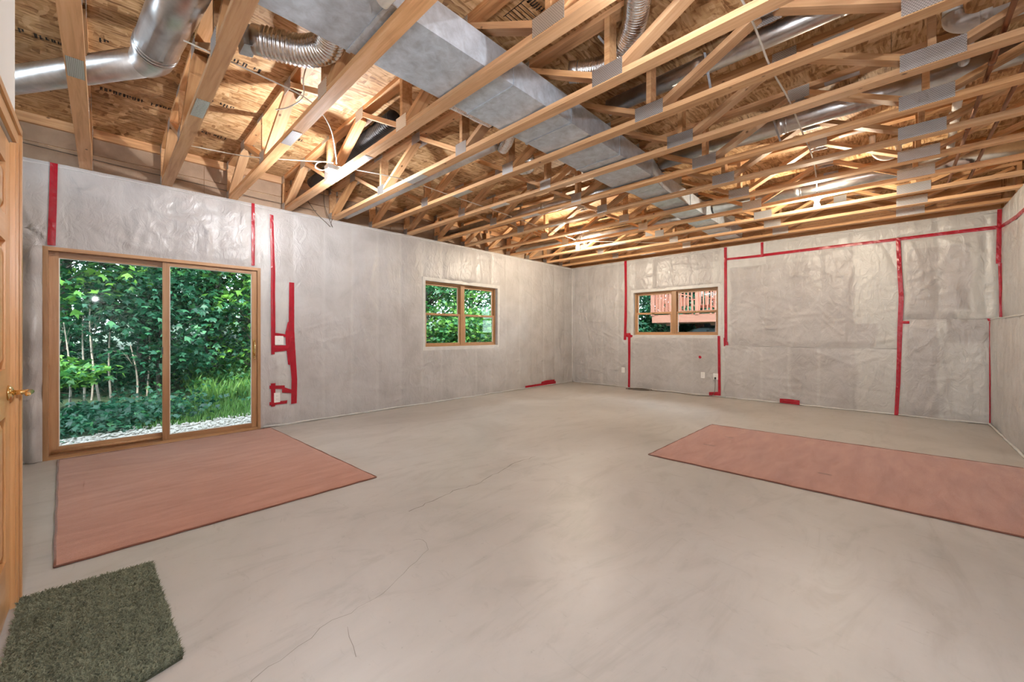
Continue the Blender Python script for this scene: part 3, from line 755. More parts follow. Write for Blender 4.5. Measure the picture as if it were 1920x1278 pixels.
for s in segs[1:-1]:
    box_obj('drive_cleat', (s-0.012, s+0.012, D0-0.006, D1+0.006, DZ0_+0.004, DZ1_+0.006), galv, trunk)
# reducer and the narrower run
v = [(4.10, D0, DZ0_+0.011), (4.10, D1, DZ0_+0.011), (4.10, D1, DZ1_), (4.10, D0, DZ1_), (4.50, 1.93, DZ0_+0.011), (4.50, 2.27, DZ0_+0.011), (4.50, 2.27, 3.08), (4.50, 1.93, 3.08)]
mesh_obj('reducer', v, [(0, 1, 5, 4), (1, 2, 6, 5), (2, 3, 7, 6), (3, 0, 4, 7), (0, 3, 2, 1), (4, 5, 6, 7)], galv, trunk)
s2 = [4.50, 5.4, 6.3, 7.2, 7.9]
for i in range(4):
    duct_seg(s2[i]+0.004, s2[i+1]-0.004, 1.93, 2.27, DZ0_+0.011, 3.08, trunk)
for s in s2[1:-1]: box_obj('drive_cleat', (s-0.012, s+0.012, 1.924, 2.276, DZ0_+0.004, 3.086), galv, trunk)

# roll of clear film lying on the truss beside the duct
roll = thing('film_roll', 'loose roll of clear plastic film tucked against the trunk duct', 'film roll', (0.96, 1.7, 2.88))
P = []; 
for k in range(60):
    a = k*0.28; r = 0.016+0.0009*k
    P.append((r*math.cos(a), r*math.sin(a)))
v = []; f = []
for k, (a, b) in enumerate(P):
    v += [(0.960+a, 1.56+a*0.3, 2.875+b), (0.955+a, 1.83+a*0.3, 2.885+b)]
    if k: f.append((2*k-2, 2*k-1, 2*k+1, 2*k))
mesh_obj('film_coil', v, f, rollfilm, roll, True)

# ------------------------------------------------------------------ round pipes and flexible ducts
def round_duct(label, runs, r, mat, joints=(), name='round_duct', group=None, caps=True):
    o = thing(name, label, 'duct', runs[0][0], group)
    for pts in runs: tube_obj('pipe_section', pts, r, mat, o, 28, 0, caps)
    for (p, d) in joints:
        p, d = Vector(p), Vector(d).normalized()
        tube_obj('collar', [p-d*0.028, p-d*0.026, p+d*0.026, p+d*0.028], [r*1.0, r*1.05, r*1.05, r*1.0], mat, o, 28, 0)
        tube_obj('crimp_bead', [p-d*0.05, p-d*0.045, p-d*0.04], [r*1.0, r*1.035, r*1.0], mat, o, 28, 0)
    return o
pl = thing('round_duct', 'shiny round duct with an elbow above the sliding door', 'duct', (-0.5, 4.6, 3.05))
A0, A1 = Vector((-0.90, 5.27, 3.055)), Vector((0.20, 3.66, 3.06))
tube_obj('pipe_section', [A0, A1], 0.088, galv2, pl, 32, 0)
B0, B1 = Vector((0.235, 3.50, 3.07)), Vector((0.34, 2.30, 3.075))
tube_obj('pipe_section', [B0, B1], 0.113, galv2, pl, 32, 0)
tube_obj('elbow', [A1-(A1-A0).normalized()*0.03, A1, (A1+B0)/2+Vector((0.01, -0.0, 0)), B0, B0+(B1-B0).normalized()*0.03], [0.09, 0.094, 0.108, 0.117, 0.117], galv2, pl, 32, 4)
db = (B1-B0).normalized()
for q in (0.05, 0.085): tube_obj('crimp_bead', [B0+db*(q-0.004), B0+db*q, B0+db*(q+0.004)], [0.112, 0.118, 0.112], galv2, pl, 32, 0)

def flex(label, pts, r, pitch=0.017, collar0=True, collar1=True, group='flexible foil ducts', mat=None, name='flexible_duct', amp=0.06):
    o = thing(name, label, 'duct', pts[0], group)
    C = catmull(pts, 10)
    L = [0.0]
    for i in range(1, len(C)): L.append(L[-1]+(C[i]-C[i-1]).length)
    n = int(L[-1]/pitch)*4; P = []; R = []; j = 0
    rng = random.Random(len(label))
    for k in range(n+1):
        s = L[-1]*k/n
        while j < len(L)-2 and L[j+1] < s: j += 1
        q = (s-L[j])/max(1e-6, L[j+1]-L[j])
        P.append(C[j].lerp(C[j+1], q)); R.append(r*(1+amp*(0, 1, 0, -1)[k % 4]+rng.uniform(-0.008, 0.008)))
    v, f = tube_geo(P, R, 24)
    mesh_obj('ribbed_hose', v, f, mat or foil, o, True)
    for flag, a, b in ((collar0, P[0], P[4]), (collar1, P[-1], P[-5])):
        if flag:
            d = (a-b).normalized()
            tube_obj('collar', [a-d*0.03, a+d*0.05], r*0.97, galv2, o, 24, 0)
    return o
flex('large foil hose looping from the trunk duct between two trusses', [(0.70, 2.86, 3.05), (0.80, 2.80, 3.04), (0.90, 2.73, 3.03), (0.98, 2.60, 3.03), (0.97, 2.47, 3.05), (0.93, 2.37, 3.05)], 0.088, 0.024, True, True)
boot = thing('duct_boot', 'small galvanised boot joining the large foil hose', 'duct', (0.66, 2.9, 3.05))
mesh_obj('boot_box', [(0.585, 2.86, 3.10), (0.585, 2.99, 3.10), (0.60, 2.86, 2.985), (0.60, 2.99, 2.985), (0.665, 2.83, 3.12), (0.665, 2.96, 3.12), (0.665, 2.83, 2.98), (0.665, 2.96, 2.98)],
         [(0, 1, 3, 2), (4, 6, 7, 5), (0, 4, 5, 1), (2, 3, 7, 6), (0, 2, 6, 4), (1, 5, 7, 3)], galv, boot)
flex('crinkled foil hose above the large loop beside the trunk duct', [(0.60, 2.52, 3.16), (0.75, 2.50, 3.17), (0.88, 2.44, 3.18), (0.95, 2.37, 3.18)], 0.06, 0.02, False, False)
flex('short foil hose along the trunk duct behind the fourth truss', [(1.80, 2.44, 2.99), (1.95, 2.42, 2.985), (2.12, 2.42, 2.985), (2.26, 2.42, 2.99)], 0.055, 0.016, False, False)
flex('short foil hose dropping off the trunk duct behind the fifth truss', [(2.47, 2.36, 3.0), (2.52, 2.46, 3.0), (2.58, 2.56, 2.98), (2.62, 2.66, 2.96)], 0.06, 0.017, True, False)
flex('crumpled foil hose bent behind the sixth truss', [(2.98, 2.66, 3.0), (3.08, 2.72, 2.98), (3.17, 2.82, 2.99), (3.2, 2.95, 3.02)], 0.058, 0.018, False, False)
flex('thick bright foil hose rising beside the upright web right of the trunk duct', [(2.45, 1.70, 3.16), (2.50, 1.60, 3.15), (2.53, 1.48, 3.14), (2.47, 1.33, 3.14), (2.32, 1.17, 3.16), (2.14, 1.05, 3.18), (1.95, 0.92, 3.19)], 0.074, 0.018)
flex('black jacketed flexible duct behind the lamp by the left wall', [(1.86, 3.30, 3.19), (1.86, 3.7, 3.18), (1.87, 4.2, 3.18), (1.90, 4.7, 3.18), (1.92, 5.5, 3.19)], 0.072, 0.03, False, False, mat=bagm, amp=0.03, group=None)

# branches along the truss bays
round_duct('slim galvanised branch duct hugging the fifth truss on the left wall side', [[(2.455, 2.62, 2.935), (2.455, YE-0.15, 2.945)]], 0.068, galv2, [((2.455, 3.9, 2.94), (0, 1, 0))], group='round branch ducts')
round_duct('galvanised branch duct right of the trunk behind the sixth truss', [[(3.10, 1.80, 3.20), (3.10, -1.1, 3.20)]], 0.066, galv2, [((3.10, 1.05, 3.20), (0, 1, 0)), ((3.10, 0.2, 3.2), (0, 1, 0))], group='round branch ducts')
round_duct('galvanised branch duct right of the trunk behind the eighth truss', [[(4.40, 1.90, 3.16), (4.40, -1.1, 3.16)]], 0.085, galv2, [((4.40, 0.75, 3.16), (0, 1, 0))], group='round branch ducts')
round_duct('galvanised branch duct left of the trunk behind the eighth truss', [[(4.42, 2.36, 3.02), (4.42, YE, 3.02)]], 0.08, galv2, [((4.42, 3.6, 3.02), (0, 1, 0))], group='round branch ducts')
round_duct('galvanised branch duct beside the lit bulb near the right wall', [[(6.28, 1.90, 3.07), (6.28, -1.1, 3.07)]], 0.085, galv2, [((6.28, 0.9, 3.07), (0, 1, 0))], group='round branch ducts')
round_duct('galvanised branch duct left of the trunk behind the eleventh truss', [[(6.28, 2.30, 3.02), (6.28, YE, 3.02)]], 0.075, galv2, [((6.28, 4.2, 3.02), (0, 1, 0))], group='round branch ducts')
def strap(label, a, b):
    a, b = Vector(a), Vector(b)
    d = (b-a); L = d.length
    o = plank('hanger_strap', (a+b)/2, (0.018, L, 0.003), galv, None, d.to_track_quat('Y', 'Z').to_euler())
    tag(o, label, 'strap', 'duct hanger straps')
strap('steel strap bracing the branch duct behind the sixth truss', (3.02, 0.98, 3.24), (2.97, 0.92, 2.90))
strap('steel strap bracing the branch duct behind the eighth truss', (4.30, 0.80, 3.20), (4.22, 0.72, 2.90))
strap('dark steel strap under the thick bright foil hose', (2.30, 1.42, 3.2), (2.40, 1.36, 3.1))

# waste and water pipes near the right wall
w1 = thing('waste_pipe', 'white waste pipe elbow dropping beside the right end of a truss', 'pipe', (3.72, -0.25, 3.1), 'white pipes')
tube_obj('pipe_section', [(3.74, -0.27, 3.30), (3.74, -0.27, 3.22)], 0.045, pvc_mat, w1, 20, 0)
tube_obj('elbow', [(3.74, -0.27, 3.23), (3.74, -0.28, 3.18), (3.74, -0.33, 3.14), (3.74, -0.40, 3.13)], 0.05, pvc_mat, w1, 20, 6)
tube_obj('pipe_section', [(3.74, -0.39, 3.13), (3.74, -1.05, 3.12)], 0.044, pvc_mat, w1, 20, 0)
tube_obj('hub', [(3.74, -0.38, 3.13), (3.74, -0.43, 3.13)], 0.054, pvc_mat, w1, 20, 0)
w2 = thing('waste_pipe', 'long white waste pipe lying along the truss ends by the right wall', 'pipe', (4.3, -0.36, 3.17), 'white pipes')
tube_obj('pipe_section', [(4.12, -0.36, 3.17), (6.4, -0.44, 3.15)], 0.03, pvc_mat, w2, 16, 0)
tube_obj('hub', [(5.25, -0.395, 3.16), (5.35, -0.402, 3.16)], 0.04, pvc_mat, w2, 16, 0)
tube_obj('elbow', [(4.14, -0.36, 3.17), (4.06, -0.36, 3.17), (4.03, -0.36, 3.2), (4.03, -0.36, 3.3)], 0.033, pvc_mat, w2, 16, 5)
w3 = thing('drain_trap', 'white curved drain trap hanging under the subfloor near the right bulb', 'pipe', (5.75, 0.05, 3.1), 'white pipes')
tube_obj('trap_bend', [(5.66, 0.16, 3.3), (5.66, 0.15, 3.14), (5.67, 0.10, 3.06), (5.68, 0.02, 3.04), (5.69, -0.04, 3.09), (5.70, -0.06, 3.17), (5.70, -0.3, 3.19)], 0.026, pvc_mat, w3, 14, 6)
for lab, y, z in (('dark copper water pipe crossing above the trusses near the right wall', -0.455, 2.94), ('dark copper water pipe nearest the right wall', -0.62, 2.965)):
    c = thing('water_pipe', lab, 'pipe', (3.0, y, z), 'copper water pipes')
    tube_obj('pipe_run', [(2.6, y, z), (7.0, y, z)], 0.0135, copper, c, 12, 0)
    for X in (3.9, 5.05, 6.2): tube_obj('coupling', [(X, y, z), (X+0.05, y, z)], 0.018, copper, c, 12, 0)

# ------------------------------------------------------------------ bare bulbs on the trusses
def bulb_lamp(label, X, Y, z, col, strength, side=1):
    o = thing('ceiling_lamp', label, 'lamp', (X, Y, z), 'bare bulbs')
    box_obj('junction_box', (X-0.05, X+0.05, Y-0.05, Y+0.05, z+0.088, z+0.13), galv, o)
    hol = lathe('lamp_holder', [(0.006, 0.088), (0.062, 0.088), (0.06, 0.078), (0.04, 0.07), (0.028, 0.055), (0.024, 0.036), (0.018, 0.036)], white_plastic, o, (X, Y, z))
    prof = [(0.013, 0.045), (0.014, 0.032), (0.022, 0.016), (0.0295, -0.002), (0.031, -0.014), (0.028, -0.028), (0.018, -0.04), (0.004, -0.0455)]
    lathe('bulb', prof, emit_mat('lit bulb', col, strength), hol, (X, Y, z), n=16)
    return o
bulb_lamp('lit bare bulb on the near truss by the left wall', 1.605, 4.095, 2.775, (0.97, 0.98, 1.0), 460*BULB_POWER)
bulb_lamp('lit bare bulb on the far truss near the right wall', 6.03, 0.667, 2.775, (1.0, 0.86, 0.66), 430*BULB_POWER)
bulb_lamp('lit bare bulb on the far truss toward the back left corner', 5.99, 4.124, 2.775, (1.0, 0.86, 0.66), 580*BULB_POWER)
bulb_lamp('lit bare bulb overhead, above the picture', 1.60, 0.667, 2.775, (0.96, 0.98, 1.03), 130*BULB_POWER)
fill_bulb = bulb_lamp('added fill bulb on a cord, unseen behind the viewer', -0.12, -0.40, 1.95, (0.96, 0.98, 1.03), 570*BULB_POWER)  # added fill light out of view, brightens chord undersides and near truss faces
tube_obj('fill_bulb_cord', [(-0.12, -0.40, 2.07), (-0.12, -0.40, 2.6), (-0.12, -0.40, H)], 0.004, cable_white, fill_bulb, 6, 4)

# wires
def wire(label, pts, r=0.005, mat=None, group='electric cables', name='electric_cable'):
    o = tube_obj(name, pts, r, mat or cable_white, None, 6, 6); tag(o, label, 'cable', group); return o
wire('white cable slung between the left trusses to the near bulb', [(0.33, 3.04, 2.955), (0.70, 3.05, 2.94), (1.05, 3.10, 2.93), (1.30, 3.35, 2.92), (1.55, 3.85, 2.93), (1.61, 3.98, 2.90)])
wire('white cable reaching the near bulb from the wall side', [(0.55, 4.55, 2.90), (0.95, 4.45, 2.905), (1.3, 4.22, 2.91), (1.56, 4.02, 2.91), (1.60, 4.05, 2.91)])
wire('white cable curled above the near bulb', [(1.60, 4.05, 2.905), (1.56, 4.10, 2.94), (1.50, 4.17, 2.93), (1.50, 4.23, 2.90), (1.56, 4.21, 2.885), (1.6, 4.15, 2.90)], 0.005)
wire('white cable drooping from the near bulb towards the fifth truss', [(1.62, 4.05, 2.90), (1.80, 3.95, 2.885), (2.1, 3.85, 2.88), (2.4, 3.85, 2.895), (3.0, 3.9, 2.9), (3.9, 3.95, 2.9), (5.0, 4.05, 2.9), (5.95, 4.12, 2.9)])
wire('white cable running over the trusses to the right bulb', [(1.62, 0.62, 2.905), (2.3, 0.56, 2.93), (2.93, 0.56, 2.90), (3.5, 0.55, 2.92), (4.15, 0.55, 2.90), (4.76, 0.56, 2.91), (5.37, 0.60, 2.90), (5.98, 0.66, 2.905)], 0.006)
wire('dark wire hanging down in front of the left wall top', [(2.13, YA-0.10, 3.22), (2.16, YA-0.06, 3.0), (2.25, YA-0.03, 2.80), (2.28, YA-0.03, 2.73), (2.26, YA-0.03, 2.80), (2.34, YA-0.05, 3.0), (2.38, YA-0.08, 3.2)], 0.004, brown_cord)
wire('second dark wire loop over the left wall top', [(1.90, YA-0.02, 3.1), (2.05, YA-0.02, 2.9), (2.20, YA-0.03, 2.77), (2.25, YA-0.03, 2.73)], 0.004, brown_cord)
wire('thin dark cable crossing the rim boards above the sliding door', [(-0.9, YA+0.09, 3.02), (0.18, YA+0.085, 2.98), (0.80, YA+0.085, 2.97), (1.4, YA+0.085, 2.95), (2.1, YA+0.085, 2.95)], 0.004, brown_cord)
wire('pale cable dropping beside the third truss', [(1.02, 2.95, 3.2), (1.00, 3.05, 3.05), (1.02, 3.12, 2.95), (0.98, 3.3, 2.93), (0.96, 3.55, 3.0)], 0.005)
wire('white cable sagging across the far bays', [(6.2, 4.0, 2.9), (6.6, 3.6, 2.895), (7.2, 3.1, 2.9), (7.2, 2.4, 2.9)], 0.006)

# ------------------------------------------------------------------ sliding glass door
door1 = empty('door_1', (0.5, YA, 0)); tag(door1, kind='structure')
fy0, fy1 = YA-0.015, YA+0.13
for nm, b in (('jamb', (DX0, DX0+0.035, fy0, fy1, 0.0, DZ1)), ('jamb', (DX1-0.035, DX1, fy0, fy1, 0.0, DZ1)), ('head', (DX0+0.035, DX1-0.035, fy0, fy1, DZ1-0.035, DZ1)), ('sill', (DX0+0.035, DX1-0.035, fy0, fy1, 0.0, 0.028))):
    if nm in ('head', 'sill'): plank(nm, ((b[0]+b[1])/2, (b[2]+b[3])/2, (b[4]+b[5])/2), (b[3]-b[2], b[1]-b[0], b[5]-b[4]), oakwood, door1, (0, 0, PI/2))
    else: plank(nm, ((b[0]+b[1])/2, (b[2]+b[3])/2, (b[4]+b[5])/2), (b[1]-b[0], b[5]-b[4], b[3]-b[2]), oakwood, door1, (PI/2, 0, 0))
def hz(name, x0, x1, y0, y1, z0, z1, mat, parent): return plank(name, ((x0+x1)/2, (y0+y1)/2, (z0+z1)/2), (y1-y0, x1-x0, z1-z0), mat, parent, (0, 0, PI/2))
def vt(name, x0, x1, y0, y1, z0, z1, mat, parent): return plank(name, ((x0+x1)/2, (y0+y1)/2, (z0+z1)/2), (x1-x0, z1-z0, y1-y0), mat, parent, (PI/2, 0, 0))
def sash(parent, name, x0, x1, z0, z1, y0, y1, sl, sr, rt_, rb_):
    p = empty(name, ((x0+x1)/2, y0, z0)); p.parent = parent; p.matrix_parent_inverse = Matrix.Translation(-Vector(parent.location))
    return p
def panel(parent, nm, x0, x1, z0, z1, y0, y1, sl, sr, rt_, rb_, mat):
    vt('stile', x0, x0+sl, y0, y1, z0, z1, mat, parent); vt('stile', x1-sr, x1, y0, y1, z0, z1, mat, parent)
    hz('rail', x0+sl, x1-sr, y0, y1, z1-rt_, z1, mat, parent); hz('rail', x0+sl, x1-sr, y0, y1, z0, z0+rb_, mat, parent)
    ym = (y0+y1)/2
    g = box_obj(nm, (x0+sl, x1-sr, ym-0.002, ym+0.002, z0+rb_, z1-rt_), glass, parent)
    sp = 0.006
    for b in ((x0+sl, x0+sl+sp, z0+rb_, z1-rt_), (x1-sr-sp, x1-sr, z0+rb_, z1-rt_), (x0+sl+sp, x1-sr-sp, z0+rb_, z0+rb_+sp), (x0+sl+sp, x1-sr-sp, z1-rt_-sp, z1-rt_)):
        box_obj('glazing_bead', (b[0], b[1], ym-0.008, ym+0.008, b[2], b[3]), white_plastic, parent)
# fixed left leaf sits further out, right leaf nearer the room
panel(door1, 'pane', DX0+0.035, 0.52, 0.028, DZ1-0.035, YA+0.075, YA+0.115, 0.062, 0.05, 0.055, 0.075, oakwood)
panel(door1, 'pane', 0.455, DX1-0.035, 0.030, DZ1-0.037, YA+0.015, YA+0.055, 0.060, 0.055, 0.04, 0.05, oakwood)
tube_obj('rail_cap', [(DX0+0.05, YA+0.045, 0.062), (0.45, YA+0.045, 0.062)], 0.016, oakwood, door1, 12, 0)
box_obj('latch', (0.452, 0.458, YA+0.0, YA+0.06, 0.98, 1.06), darkmetal, door1)
tube_obj('pull_handle', [(1.325, YA+0.015, 0.93), (1.325, YA-0.025, 0.95), (1.325, YA-0.035, 1.02), (1.325, YA-0.025, 1.10), (1.325, YA+0.015, 1.12)], 0.008, brass, door1, 10, 5)
box_obj('handle_plate', (1.312, 1.338, YA+0.008, YA+0.015, 0.91, 1.14), brass, door1, 0.003)
tube_obj('thumb_turn', [(1.325, YA+0.01, 0.90), (1.325, YA-0.03, 0.895)], 0.008, brass, door1, 10, 0)

# ------------------------------------------------------------------ twin double-hung windows
def window(name, lo, hi, z0, z1, depth, on_y):
    # built along its own wall: u is the run of the wall, d the distance outwards
    w = empty(name, (lo, YA, z0) if on_y else (XB, lo, z0)); tag(w, kind='structure')
    def bx(nm, u0, u1, d0, d1, a, b, mat, par=None):
        par = par or w
        if on_y: c = (u0, u1, YA+d0, YA+d1, a, b)
        else: c = (XB+d0, XB+d1, u0, u1, a, b)
        horiz = (u1-u0) > (b-a)
        ce = ((c[0]+c[1])/2, (c[2]+c[3])/2, (c[4]+c[5])/2)
        if horiz: return plank(nm, ce, (d1-d0, u1-u0, b-a), mat, par, (0, 0, PI/2 if on_y else 0))
        return plank(nm, ce, (u1-u0, b-a, d1-d0), mat, par, (PI/2, 0, 0 if on_y else PI/2))
    e = 0.012
    for nm, u0, u1, a, b in (('reveal', lo-0.001, lo+e, z0, z1), ('reveal', hi-e, hi+0.001, z0, z1), ('reveal', lo+e, hi-e, z1-e, z1+0.001), ('reveal', lo+e, hi-e, z0-0.001, z0+e)):
        bx(nm, u0, u1, -0.004, depth, a, b, reveal_mat)
    lo2, hi2, a2, b2 = lo+e, hi-e, z0+e, z1-e
    fr = 0.03; mid = (lo+hi)/2; mw = 0.045
    bx('frame_side', lo2, lo2+fr, depth-0.01, depth+0.07, a2, b2, reveal_mat if False else oakwood); bx('frame_side', hi2-fr, hi2, depth-0.01, depth+0.07, a2, b2, oakwood)
    bx('frame_head', lo2+fr, hi2-fr, depth-0.01, depth+0.07, b2-0.025, b2, oakwood); bx('frame_sill', lo2+fr, hi2-fr, depth-0.01, depth+0.07, a2, a2+0.025, oakwood)
    bx('mullion', mid-mw, mid+mw, depth-0.015, depth+0.07, a2+0.025, b2-0.025, oakwood)
    zm = (z0+z1)/2
    for u0, u1 in ((lo2+fr, mid-mw), (mid+mw, hi2-fr)):
        for (za, zb_, dd) in ((zm-0.022, b2-0.025, 0.035), (a2+0.025, zm+0.022, 0.0)):
            d0 = depth+dd; st = 0.032
            sm = MB()
            for q in ((u0, u0+st, za, zb_), (u1-st, u1, za, zb_), (u0+st, u1-st, zb_-0.036, zb_), (u0+st, u1-st, za, za+0.036)):
                if on_y: sm.box(q[0], q[1], YA+d0, YA+d0+0.03, q[2], q[3])
                else: sm.box(XB+d0, XB+d0+0.03, q[0], q[1], q[2], q[3])
            sh = sm.build('sash', oakwood, w)
            bx('pane', u0+st, u1-st, d0+0.013, d0+0.017, za+0.036, zb_-0.036, glass, sh)
            for q in ((u0+st, u0+st+0.006), (u1-st-0.006, u1-st)): bx('glazing_bead', q[0], q[1], d0+0.003, d0+0.013, za+0.036, zb_-0.036, white_plastic, sh)
        c = (u0+u1)/2
        bx('sash_lock', c-0.03, c+0.03, depth-0.006, depth+0.0, zm+0.0, zm+0.02, brass, sh)
    # taped film border round the opening
    t = 0.05
    for u0, u1, a, b in ((lo-t, lo, z0-t, z1+t), (hi, hi+t, z0-t, z1+t), (lo, hi, z1, z1+t), (lo, hi, z0-t, z0)):
        bx('film_border', u0, u1, -0.009, 0.02, a, b, reveal_mat)
    return w
window('window_1', WX0, WX1, WZ0, WZ1, 0.07, True)
window('window_2', VY0, VY1, VZ0, VZ1, 0.08, False)

# ------------------------------------------------------------------ panelled pine door beside the camera
door2 = empty('door_2', (-0.28, 2.4, 0)); tag(door2, kind='structure')
xf = -0.285
slab = MB()
def door_part(nm, y0, y1, z0, z1, x0, x1, horiz=False):
    ce = ((x0+x1)/2, (y0+y1)/2, (z0+z1)/2)
    if horiz: return plank(nm, ce, (x1-x0, y1-y0, z1-z0), doorwood, door2)
    return plank(nm, ce, (x1-x0, z1-z0, y1-y0), doorwood, door2, (PI/2, 0, 0))
dy0, dy1 = 1.995, 2.795
for y0, y1 in ((dy0, dy0+0.115), (2.345, 2.445), (dy1-0.115, dy1)): door_part('stile', y0, y1, 0.01, 2.04, xf-0.04, xf)
for z0, z1 in ((0.01, 0.25), (0.86, 1.06), (1.60, 1.71), (1.93, 2.04)):
    for y0, y1 in ((dy0+0.115, 2.345), (2.445, dy1-0.115)): door_part('rail', y0, y1, z0, z1, xf-0.04, xf, True)
for z0, z1 in ((0.25, 0.86), (1.06, 1.60), (1.71, 1.93)):
    for y0, y1 in ((dy0+0.115, 2.345), (2.445, dy1-0.115)):
        v = boxv(xf-0.032, xf-0.018, y0, y1, z0, z1) + boxv(xf-0.018, xf-0.003, y0+0.045, y1-0.045, z0+0.045, z1-0.045)
        fs = list(BOXF) + [tuple(i+8 for i in q) for q in BOXF]
        # raised field with sloping shoulders
        v[8:12] = [(xf-0.018, y0+0.012, z0+0.012), (xf-0.003, y0+0.045, z0+0.045), (xf-0.003, y1-0.045, z0+0.045), (xf-0.018, y1-0.012, z0+0.012)]
        v[12:16] = [(xf-0.018, y0+0.012, z1-0.012), (xf-0.003, y0+0.045, z1-0.045), (xf-0.003, y1-0.045, z1-0.045), (xf-0.018, y1-0.012, z1-0.012)]
        mesh_obj('panel', v, fs, doorwood, door2)
# casing with a moulded profile
for (y0, y1) in ((2.80, 2.885), (1.905, 1.99)):
    s = 1 if y0 > 2.5 else -1
    ya, yb = (y0, y1) if s > 0 else (y1, y0)
    door_part('casing', min(ya, yb), max(ya, yb), 0.0, 2.055, -0.279, -0.267)
    door_part('casing_bead', min(yb-s*0.03, yb), max(yb-s*0.03, yb), 0.0, 2.13, -0.267, -0.258)
    door_part('casing_bead', min(ya, ya+s*0.012), max(ya, ya+s*0.012), 0.0, 2.055, -0.267, -0.262)
door_part('casing', 1.905, 2.885, 2.055, 2.14, -0.279, -0.267, True); door_part('casing_bead', 1.905, 2.885, 2.11, 2.14, -0.267, -0.258, True)
door_part('stop', 2.785, 2.80, 0.0, 2.05, -0.285, -0.270)
lathe('lever_rose', [(0.033, 0.0), (0.033, 0.006), (0.024, 0.012), (0.012, 0.016)], brass, door2, (xf, 2.735, 0.955), 'X')
tube_obj('lever_neck', [(xf+0.01, 2.735, 0.955), (xf+0.06, 2.735, 0.955)], [0.011, 0.010], brass, door2, 14, 0)
tube_obj('lever', [(xf+0.052, 2.742, 0.955), (xf+0.062, 2.73, 0.955), (xf+0.066, 2.69, 0.957), (xf+0.062, 2.63, 0.953)], [0.011]*6+[0.0105]*6+[0.009]*6+[0.007], brass, door2, 14, 6)

# ------------------------------------------------------------------ red tape
def tape_a(label, pts, thick=0.0012, off=0.016): return tape_poly(label, [(x, YA-off, z) for x, z in pts], (0, -1, 0), thick)
def tape_b(label, pts, thick=0.0012, off=0.014): return tape_poly(label, [(XB-off, y, z) for y, z in pts], (-1, 0, 0), thick)
def tape_c(label, pts, thick=0.0012): return tape_poly(label, [(x, YC2+0.014, z) for x, z in pts], (0, 1, 0), thick)
TAPEN = [0]
def tape_poly(label, P, nrm, th):
    # outline filled with a quad strip: points come as left edge down, right edge up; slightly rippled
    n = len(P)//2; L = P[:n]; R = list(reversed(P[n:])); N = Vector(nrm)
    rng = random.Random(TAPEN[0]); TAPEN[0] += 1
    A = []; B = []
    for i in range(n-1):
        ln = (Vector(L[i+1])-Vector(L[i])).length; k = max(1, int(ln/0.035))
        for t in range(k):
            w = t/k
            A.append(Vector(L[i]).lerp(Vector(L[i+1]), w)); B.append(Vector(R[i]).lerp(Vector(R[i+1]), w))
    A.append(Vector(L[-1])); B.append(Vector(R[-1]))
    v = []; f = []
    for a, b in zip(A, B):
        m = (a+b)/2
        rp = [N*rng.uniform(-0.001, 0.0025) for _ in range(3)]
        v += [a+rp[0], m+rp[1]+N*0.0015, b+rp[2], a-N*th, m-N*th, b-N*th]
    for i in range(len(A)-1):
        q = 6*i
        f += [(q, q+1, q+7, q+6), (q+1, q+2, q+8, q+7), (q+3, q+9, q+10, q+4), (q+4, q+10, q+11, q+5), (q, q+6, q+9, q+3), (q+2, q+5, q+11, q+8)]
    f += [(0, 3, 4, 1), (1, 4, 5, 2)]; q = 6*(len(A)-1); f += [(q, q+1, q+4, q+3), (q+1, q+2, q+5, q+4)]
    o = mesh_obj('tape_strip', v, f, tape, None, False)
    tag(o, label, 'tape', 'red tape on the vapour barrier'); return o
for t_ in TAPES:
    k_ = {} if t_['off'] is None else {'off': t_['off']}
    {'A': tape_a, 'B': tape_b, 'C': tape_c}[t_['w']](*t_['a'], **k_)

# white patch of film on the back wall
patch = mesh_obj('film_patch', boxv(XB-0.0155, XB-0.0125, 1.62, 2.245, 2.44, 2.835), BOXF, reveal_mat)
tag(patch, 'white film patch right of the back window under red tape', 'film patch')

# ------------------------------------------------------------------ switch and outlets
def wallplate(label, cat, on_y, u, z, w=0.075, h=0.118, kind='outlet', off=0.016):
    o = thing('electrical_outlet' if kind == 'outlet' else 'light_switch', label, cat, (u, YA, z) if on_y else (XB, u, z), 'wall plates')
    def bx(nm, u0, u1, d0, d1, a, b, mat, bev=0, par=None):
        c = (u0, u1, YA-off-d1, YA-off-d0, a, b) if on_y else (XB-off-d1, XB-off-d0, u0, u1, a, b)
        return box_obj(nm, c, mat, par or o, bev)
    cp = bx('cover_plate', u-w/2, u+w/2, 0, 0.007, z-h/2, z+h/2, white_plastic, 0.002)
    if kind == 'outlet':
        for s in (-1, 1):
            bx('socket_face', u-0.017, u+0.017, 0.007, 0.009, z+s*0.021-0.014, z+s*0.021+0.014, white_plastic, 0.001, cp)
            for q in (-0.007, 0.007): bx('slot', u+q-0.0015, u+q+0.0015, 0.009, 0.0095, z+s*0.021-0.003, z+s*0.021+0.006, slotdark, 0, cp)
    else:
        bx('toggle', u-0.005, u+0.005, 0.007, 0.02, z-0.008, z+0.012, white_plastic, 0.001, cp)
    return o
wallplate('white light switch framed in red tape right of the sliding door', 'switch', True, 1.60, 1.12, 0.10, 0.12, 'switch')
wallplate('low white outlet in red tape right of the sliding door', 'outlet', True, 1.575, 0.375, 0.07, 0.125)
wallplate('white outlet left of the back window tape strip', 'outlet', False, 4.39, 0.385)
wallplate('white outlet below the small red tape cross', 'outlet', False, 2.682, 0.395)
o3 = wallplate('white outlet with a cord plugged in below the back window', 'outlet', False, 2.45, 0.385, 0.085, 0.118)
pg = box_obj('plug', (XB-0.055, XB-0.026, 2.438, 2.462, 0.335, 0.375), black_rubber, None, 0.004)
tag(pg, 'black plug in the outlet below the back window', 'plug')
